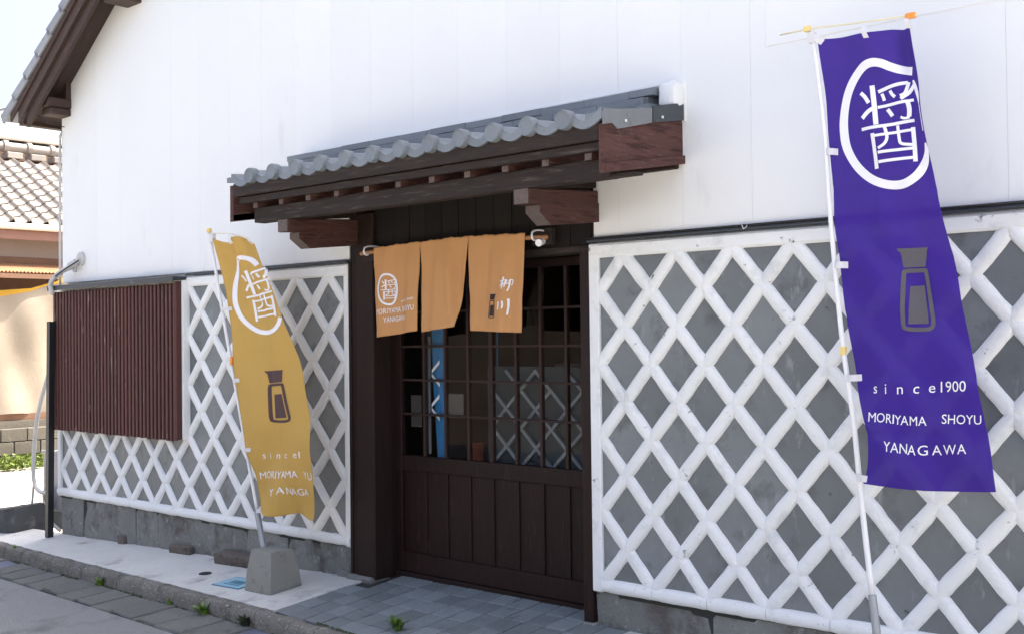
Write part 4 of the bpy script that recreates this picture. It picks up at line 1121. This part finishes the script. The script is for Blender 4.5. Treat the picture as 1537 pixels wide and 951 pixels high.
# rock
rk = Vector((-5.10, -.02, G(-5, -.1)-.06))
vs = []; fs = []
def rock(u, v):
    a = 2*math.pi*u; ph = math.pi*(v-.5)
    d = Vector((math.cos(a)*math.cos(ph), math.sin(a)*math.cos(ph), math.sin(ph)))
    f = lambda q: math.copysign(abs(q)**.42, q)
    k = 1+.16*noise.noise(d*1.6+Vector((7, 2, 5)))+.05*noise.noise(d*5)
    return (f(d.x)*.27*k, f(d.y)*.20*k, .13+f(d.z)*.15*k+.06*d.x)
o = MB().grid(rock, 16, 9).build('rock', m_rock, smooth=22, loc=rk); tag(o, 'dark angular boulder at the left edge beyond the pavement', 'rock')

# weeds
def weed(px, py, lift, n, size, label, mat=m_green):
    p = onG(px, py, lift)
    if lift < -.05: p.y = min(p.y, kerb_y(p.x)-.108); p.z = G(p.x, p.y)-.088
    b = MB(); rn = random.Random(int(px))
    for i in range(n):
        a = rn.uniform(0, 6.28); L = size*rn.uniform(.5, 1.1); w_ = L*rn.uniform(.12, .2); le = rn.uniform(.2, 1.0)
        d = Vector((math.cos(a), math.sin(a), 0)); s_ = Vector((-d.y, d.x, 0)); o0 = d*rn.uniform(0, size*.25)
        q = []
        for k in range(5):
            t = k/4; c = o0+d*L*le*t*t*.9+Vector((0, 0, L*(t-.35*le*t*t))); ww = w_*math.sin(math.pi*(.12+.86*t))
            q += [c-s_*ww, c+s_*ww]
        b.add(q, [(2*k, 2*k+1, 2*k+3, 2*k+2) for k in range(4)])
    o = b.build('weed', mat, smooth=2, fix=False, loc=p); return tag(o, label, 'weed', 'weeds along the kerb')
weed(187, 872, -.105, 26, .075, 'leafy weed at the foot of the kerb, third from the left end')
weed(337, 917, -.105, 34, .105, 'bright green weed at the kerb foot below the concrete block')
weed(283, 903, -.105, 12, .06, 'tiny sprout at the kerb foot left of the bright weed')
weed(398, 934, -.105, 60, .08, 'low dark clump of weeds at the kerb just left of the blue cover', m_moss)
weed(597, 946, -.0, 34, .09, 'bright weed growing between kerb and slate pavers')
weed(3, 832, -.088, 26, .10, 'grassy weed at the far left end of the kerb')
weed(22, 822, -.0, 12, .04, 'small weed on the pavement edge by the boulder')
mb = MB()
for i in range(170):
    x = random.uniform(.3, .98); y = kerb_y(x)-.004+random.uniform(-.006, .008)
    r = random.uniform(.004, .010); q = [Vector((x, y, G(x, y)+.004))+Vector((r*math.cos(a), r*math.sin(a), random.uniform(0, .008))) for a in (0, 1.6, 3.1, 4.7)]
    mb.add(q+[(x, y, G(x, y)+.014)], [(0,1,4),(1,2,4),(2,3,4),(3,0,4)])
for i in range(420):
    x = random.uniform(-4.8, .9); y = kerb_y(x)-.103+random.uniform(-.012, .006)
    if noise.noise(Vector((x*3, 0, 0))) < -.05: continue
    z = G(x, y)-.089
    r = random.uniform(.004, .012); q = [Vector((x, y, z))+Vector((r*math.cos(a), r*math.sin(a), random.uniform(0, .008))) for a in (0, 1.6, 3.1, 4.7)]
    mb.add(q+[(x, y, z+.012)], [(0,1,4),(1,2,4),(2,3,4),(3,0,4)])
tag(mb.build('moss', m_moss, fix=False), 'dark green moss growing in the joints along the kerb', 'moss', kind='stuff')

# ---------------------------------------------------------------- things seen through the door glass, with a stand-in for its reflection
LY = .27
n0, n1 = at_y(805, 614, LY), at_y(805, 585, LY); hz_ = n1.z-n0.z; hx_ = (at_y(828, 614, LY).x-n0.x)
ls = thing('reflection_lattice', 'low grey white diamond lattice on a dark panel, standing in for a reflection in the door glass', 'screen', loc=(n0.x, LY, 0))  # added lattice imitates the diamonds reflected in the glass
MB().box(-.40, .62, .01, .03, .02, n0.z+hz_*2.2).build('backing_panel', m_dteal, ls)
rmA = {s: MB().box(-math.hypot(hx_, hz_)/2-.004, math.hypot(hx_, hz_)/2+.004, -.008*(1 if s > 0 else 1.3), .009, -.010, .010, .002).mesh('lattice_bar', m_glat) for s in (1, -1)}
for k in range(-3, 3):
    for j in range(-3, 5):
        if (j+k) % 2: continue
        for s in (1, -1):
            z = n0.z+hz_*(k+s*.5)
            if z < .05 or z > n0.z+hz_*1.6: continue
            if s > 0 and k == 1 and j not in (-2,-1): continue
            link('lattice_bar', rmA[s], ls, (hx_*(j+.5), 0, z), (0, -math.atan2(hz_*s, hx_), 0))
# hanging blue banner inside
BYY = .225
p0, p1 = at_y(656, 500, BYY), at_y(656, 690, BYY)
ib = thing('blue_banner', 'bright blue hanging cloth seen through the left part of the door glass', 'banner', loc=(p0.x, BYY, p0.z))
b = MB()
wl, wr = at_y(646, 500, BYY).x-p0.x, at_y(667, 500, BYY).x-p0.x
b.grid(lambda u, v: ((wl+(wr-wl)*u)*(1-.55*max(0, v-.55)/.45)+.02*v, .008*math.sin(u*5+v*3), .30-(v)*(p0.z-p1.z+.28)), 8, 16); b.build('banner_cloth', m_blue, ib, smooth=2, fix=False)
b = MB(); b.box(wl-.03, wl+.004, -.012, -.004, -(p0.z-p1.z)*.95, -.02); b.build('white_edge', m_glat, ib)
for (px, py) in ((655, 560), (655, 611)):
    q = at_y(px, py, BYY-.008)-Vector((p0.x, BYY, p0.z)); b = MB()
    for s in (1, -1): b.add([q+Vector((-.04, -.002, 0)), q+Vector((-.04+.0, -.002, .022*s)), q+Vector((.03, -.002, .085*s)), q+Vector((.03, -.002, .06*s))], [(0, 1, 2, 3)])
    b.build('white_mark', m_ink, ib)
q0, q1 = at_y(718, 690, .7), at_y(718, 668, .7)
bk = thing('orange_bucket', 'small orange bucket behind the lower door glass', 'bucket', loc=(q0.x, .7, q0.z-.03))
MB().tube([(0, 0, 0), (0, 0, .14)], [.040, .052], 18, True).build('bucket_body', m_orange, bk, smooth=40)
MB().tube([(0, 0, .135), (0, 0, .150)], .056, 18).build('rim', m_orange, bk, smooth=40)
st = thing('display_stand', 'dim wooden stand inside the shop under the orange bucket', 'stand', loc=(q0.x, .7, 0))
MB().box(-.35, .12, -.10, .22, q0.z-.06, q0.z-.032, .004).build('stand_top', m_card, st)
for (a, c) in ((-.32, -.07), (.09, -.07), (-.32, .19), (.09, .19)): MB().box(a-.02, a+.02, c-.02, c+.02, 0, q0.z-.06, .003).build('leg', m_card, st)
hs = [at_y(748, 630, .6), at_y(751, 655, .6), at_y(755, 680, .6), at_y(753, 694, .6)]
hh = hs[-1].copy(); tail = [hs[-1]+Vector((-.03, .02, -.3)), Vector((hs[-1].x, .6, .012))]
tag(MB().tube(smooth_path([Vector((hs[0].x+.02, .6, 2.3)), Vector((hs[0].x, .6, 1.6))]+hs+tail), .005, 8).build('blue_hose', m_blue, smooth=2), 'thin blue hose hanging behind the centre of the door glass', 'hose')
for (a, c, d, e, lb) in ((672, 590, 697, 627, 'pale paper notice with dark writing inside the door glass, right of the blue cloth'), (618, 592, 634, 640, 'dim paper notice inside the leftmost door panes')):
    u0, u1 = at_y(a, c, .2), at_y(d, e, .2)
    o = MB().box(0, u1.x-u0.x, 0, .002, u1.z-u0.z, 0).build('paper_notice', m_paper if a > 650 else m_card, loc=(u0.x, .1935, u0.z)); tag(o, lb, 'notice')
bx0 = at_y(853, 575, .8)
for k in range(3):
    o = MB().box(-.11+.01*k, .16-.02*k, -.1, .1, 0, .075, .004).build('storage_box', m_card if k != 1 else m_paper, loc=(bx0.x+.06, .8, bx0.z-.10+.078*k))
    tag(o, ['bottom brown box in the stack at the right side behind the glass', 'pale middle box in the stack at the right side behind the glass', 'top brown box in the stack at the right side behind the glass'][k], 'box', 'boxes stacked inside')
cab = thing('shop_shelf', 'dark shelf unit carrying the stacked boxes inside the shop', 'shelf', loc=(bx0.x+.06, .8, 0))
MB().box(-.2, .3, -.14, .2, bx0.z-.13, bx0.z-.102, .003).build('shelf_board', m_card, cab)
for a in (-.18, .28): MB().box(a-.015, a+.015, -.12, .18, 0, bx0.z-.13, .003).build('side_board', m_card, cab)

# ---------------------------------------------------------------- left background
NXF = -12.3
nh = thing('neighbour_house', 'old low house with a sunlit tiled roof behind the left corner of the white building', 'house', loc=(NXF, 4, -.35))
def nb(mb, nm, mat, sm=False, par=None):
    mb.v = [(v[0]-NXF, v[1]-4, v[2]+.35) for v in mb.v]; return mb.build(nm, mat, par or nh, smooth=sm)
nb(MB().box(-16.8, NXF, -.5, 9.5, -.35, 3.22), 'wall', m_cream)
nrf = nb(MB().prism([(-11.9, 3.30), (-14.45, 4.72), (-17.1, 3.3), (-17.1, 3.24), (-14.45, 4.64), (-11.9, 3.22)], 'y', -.8, 9.8), 'roof', m_oldwood)
nb(MB().tube([(-11.83, -.8, 3.28), (-11.83, 9.8, 3.28)], .05, 8), 'gutter', m_gutter, 2)
nb(MB().box(-12.0, -11.93, -.8, 9.8, 3.09, 3.24), 'fascia', m_copper)
nb(MB().box(NXF+.001, NXF+.03, -.5, 9.5, 2.74, 2.84), 'wall_trim', m_oldwood)
# its roof tiles
pitch_y, pitch_s = .268, .245
slen = math.hypot(2.55, 1.42); nd = Vector((-2.55, 0, 1.42)).normalized(); nn_ = Vector((1.42, 0, 2.55)).normalized()
tb = MB(); n = 12; vs = []
for (s_, l) in ((0, .026), (.29, .0)):
    for k in range(n+1):
        t = k/n; vs.append(nd*s_+Vector((0, (pitch_y-.016)*t, 0))+nn_*(l+.075*math.exp(-((t-.12)/.11)**2)-.02*math.sin(math.pi*t)+(.03 if t > .97 else 0)))
for (s_, l) in ((0, .012),):
    for k in range(n+1): vs.append(Vector(vs[k])-nn_*.03)
m = n+1; fs = [(k, k+1, m+k+1, m+k) for k in range(n)]+[(k, 2*m+k, 2*m+k+1, k+1) for k in range(n)]
ntm = tb.add(vs, fs).mesh('roof_tile', m_ntile, smooth=50, fix=False)
rows = int(slen/pitch_s)
for r in range(rows):
    for c in range(17):
        y = 1.9+c*pitch_y
        p = Vector((-11.87, y, 3.335))+nd*(r*pitch_s)
        link('roof_tile', ntm, nrf, (p.x-NXF, p.y-4, p.z+.35))
# ridge with knobs
y = 1.9; k = 0
while y < 6.6:
    nb(MB().tube([(-14.42, y, 4.93), (-14.42, y+.40, 4.93)], .085, 10), 'ridge_tile', m_ntile, 40, nrf)
    nb(MB().box(-14.55, -14.28, y, y+.27, 4.72, 4.83, .01), 'ridge_tile', m_ntile, False, nrf)
    nb(MB().tube([(-14.42, y-.03, 4.94), (-14.42, y+.05, 4.94)], .11, 10), 'ridge_knob', m_ntile, 40, nrf)
    y += .42
# awning of corrugated sheet
vs = []; N = 150
for (x, z) in ((-12.28, 2.74), (-11.5, 2.56)):
    for k in range(N+1): vs.append((x, 2.0+4.2*k/N, z+.014*math.cos(math.pi*k)))
o = nb(MB().add(vs, [(k, k+1, N+2+k, N+1+k) for k in range(N)]), 'awning_sheet', m_awn)
for x in (-12.1, -11.8, -11.52): nb(MB().box(x-.03, x+.03, 2.0, 6.2, 2.46+(x+11.5)*-.2, 2.53+(x+11.5)*-.2), 'awning_batten', m_oldwood)
nb(MB().box(NXF+.002, NXF+.06, 2.0, 6.2, 2.22, 2.5), 'awning_beam', m_oldwood)
# tarpaulin
tp = thing('tarpaulin', 'cream tarpaulin with a yellow hem hanging under the orange awning', 'tarpaulin', loc=(-11.6, 4, 0))
TXX = -11.6
tpl = [at_x(-60, 440, TXX), at_x(0, 437, TXX), at_x(45, 434, TXX), at_x(80, 424, TXX), at_x(100, 412, TXX), at_x(140, 405, TXX)]
def tarp(u, v):
    n = len(tpl)-1; s_ = u*n; i = min(int(s_), n-1); t = s_-i; p = tpl[i].lerp(tpl[i+1], t)
    d = .05*math.sin(p.y*4+v*3)+.035*math.sin(v*7+p.y*2.2)+.02*math.sin(p.y*9-v*5)
    return (d, p.y-4, p.z+(.42+.02*math.sin(p.y*5)-p.z)*v)
b = MB().grid(tarp, 60, 40); b.build('sheet', m_tarp, tp, smooth=2, fix=False)
b = MB().grid(lambda u, v: (tarp(u, 0)[0]+.012, tarp(u, 0)[1], tarp(u, 0)[2]+.012-v*(.06+.03*math.sin(u*9)+.22*max(0, u-.6))), 60, 2); b.build('hem', m_tarp_trim, tp, smooth=2, fix=False)
MB().box(-.03, .03, -3.2, 3.2, .335, .43).build('dark_gap_board', m_oldwood, tp)  # board added in place of the dark gap below the sheet
# concrete block wall
bw = thing('block_wall', 'low stained concrete block wall at the back of the sunlit yard', 'wall', loc=(-11.5, 4, -.35))
MB().box(-.10, -.01, -3.2, 3.2, -.05, .68).build('wall_core', m_cblock, bw)
bm_ = MB().box(-.02, .09, -.193, .193, -.095, .095, .008).mesh('block', m_cblock)
for r in range(3):
    for c in range(15):
        link('block', bm_, bw, (0, -2.8+.40*c+(.2 if r % 2 else 0), .075+.20*r))
for i, (px, label) in enumerate(((10, 'leftmost low yellow green shrub along the block wall'), (24, 'second low yellow green shrub along the block wall'), (40, 'third low yellow green shrub along the block wall'), (60, 'rightmost low yellow green shrub behind the grey conduit'))):
    p = at_x(px, 686, -11.15); rn = random.Random(i+5); b = MB()
    for k in range(260):
        th = rn.uniform(0, 6.28); rr = rn.uniform(0, .17)**1; h = rn.uniform(0.02, .22)*(1.1-rr*2.2)
        c = Vector((rr*math.cos(th), rr*math.sin(th), h)); d = Vector((rn.uniform(-1, 1), rn.uniform(-1, 1), rn.uniform(-.2, 1))).normalized(); e = d.cross(Vector((rn.uniform(-1, 1), rn.uniform(-1, 1), .3))).normalized()
        s_ = rn.uniform(.018, .035); b.add([c, c+d*s_+e*s_*.5, c+d*s_*2, c+d*s_-e*s_*.5], [(0, 1, 2, 3)])
    o = b.build('shrub', m_shrub, fix=False, loc=(p.x, p.y, G(p.x, p.y)-.16)); tag(o, label, 'shrub', 'shrubs along the block wall')
# far house
fh = thing('far_house', 'cream house with a white gutter rising behind the old tiled roof', 'house', loc=(-20, 8, -.4))
def fb(mb, nm, mat, sm=False):
    mb.v = [(v[0]+20, v[1]-8, v[2]+.4) for v in mb.v]; return mb.build(nm, mat, fh, smooth=sm)
fb(MB().box(-26, -20.4, 3, 13, -.4, 5.98), 'wall', m_cream)
fb(MB().prism([(-19.75, 6.16), (-23, 7.3), (-26.6, 6.1), (-26.6, 6.0), (-23, 7.2), (-19.75, 6.06)], 'y', 2.6, 13.4), 'roof', m_roof)
fb(MB().box(-19.8, -19.65, 2.6, 13.4, 6.02, 6.17, .03), 'gutter', m_gutter)
fb(MB().box(-20.38, -19.8, 2.6, 13.4, 5.92, 5.97), 'soffit', m_gutter)
for k in range(8):
    z0 = 6.18+.12*k; fb(MB().prism([(-19.75-.34*k, z0), (-20.12-.34*k, z0+.125), (-20.12-.34*k, z0+.15), (-19.75-.34*k, z0+.04)], 'y', 2.6, 13.4), 'tile_course', m_roof)
cb0, cb1 = at_x(-120, 190, -15), at_x(30, 160, -15)
for i, dz in enumerate((0, .05)):
    tag(MB().tube([Vector((-15, cb0.y-4, cb0.z-.9+dz)), Vector((-15, cb0.y, cb0.z+dz)), Vector((-15, cb1.y, cb1.z+dz*.3)), Vector((-15.3, cb1.y+2.2, cb1.z+.5))], .012, 6).build('overhead_cable', m_blackp, smooth=2),
        ['lower black overhead cable crossing to the left building corner', 'upper black overhead cable crossing to the left building corner'][i], 'cable', 'overhead cables')

# ---------------------------------------------------------------- across the street (unseen, added behind the camera to darken the glass reflections)
ow = thing('unseen_building', 'dark timber building added out of view across the street to darken the glass', 'building', loc=(-4, -10.6, -.3))
MB().box(-15, 11, -.2, 0, -.3, 3.2).build('wall', m_opp, ow)
MB().prism([(.5, 3.2), (-3, 4.4), (-3, 4.25), (.5, 3.08)], 'x', -13.6, 11.6).build('roof', m_mroof, ow)
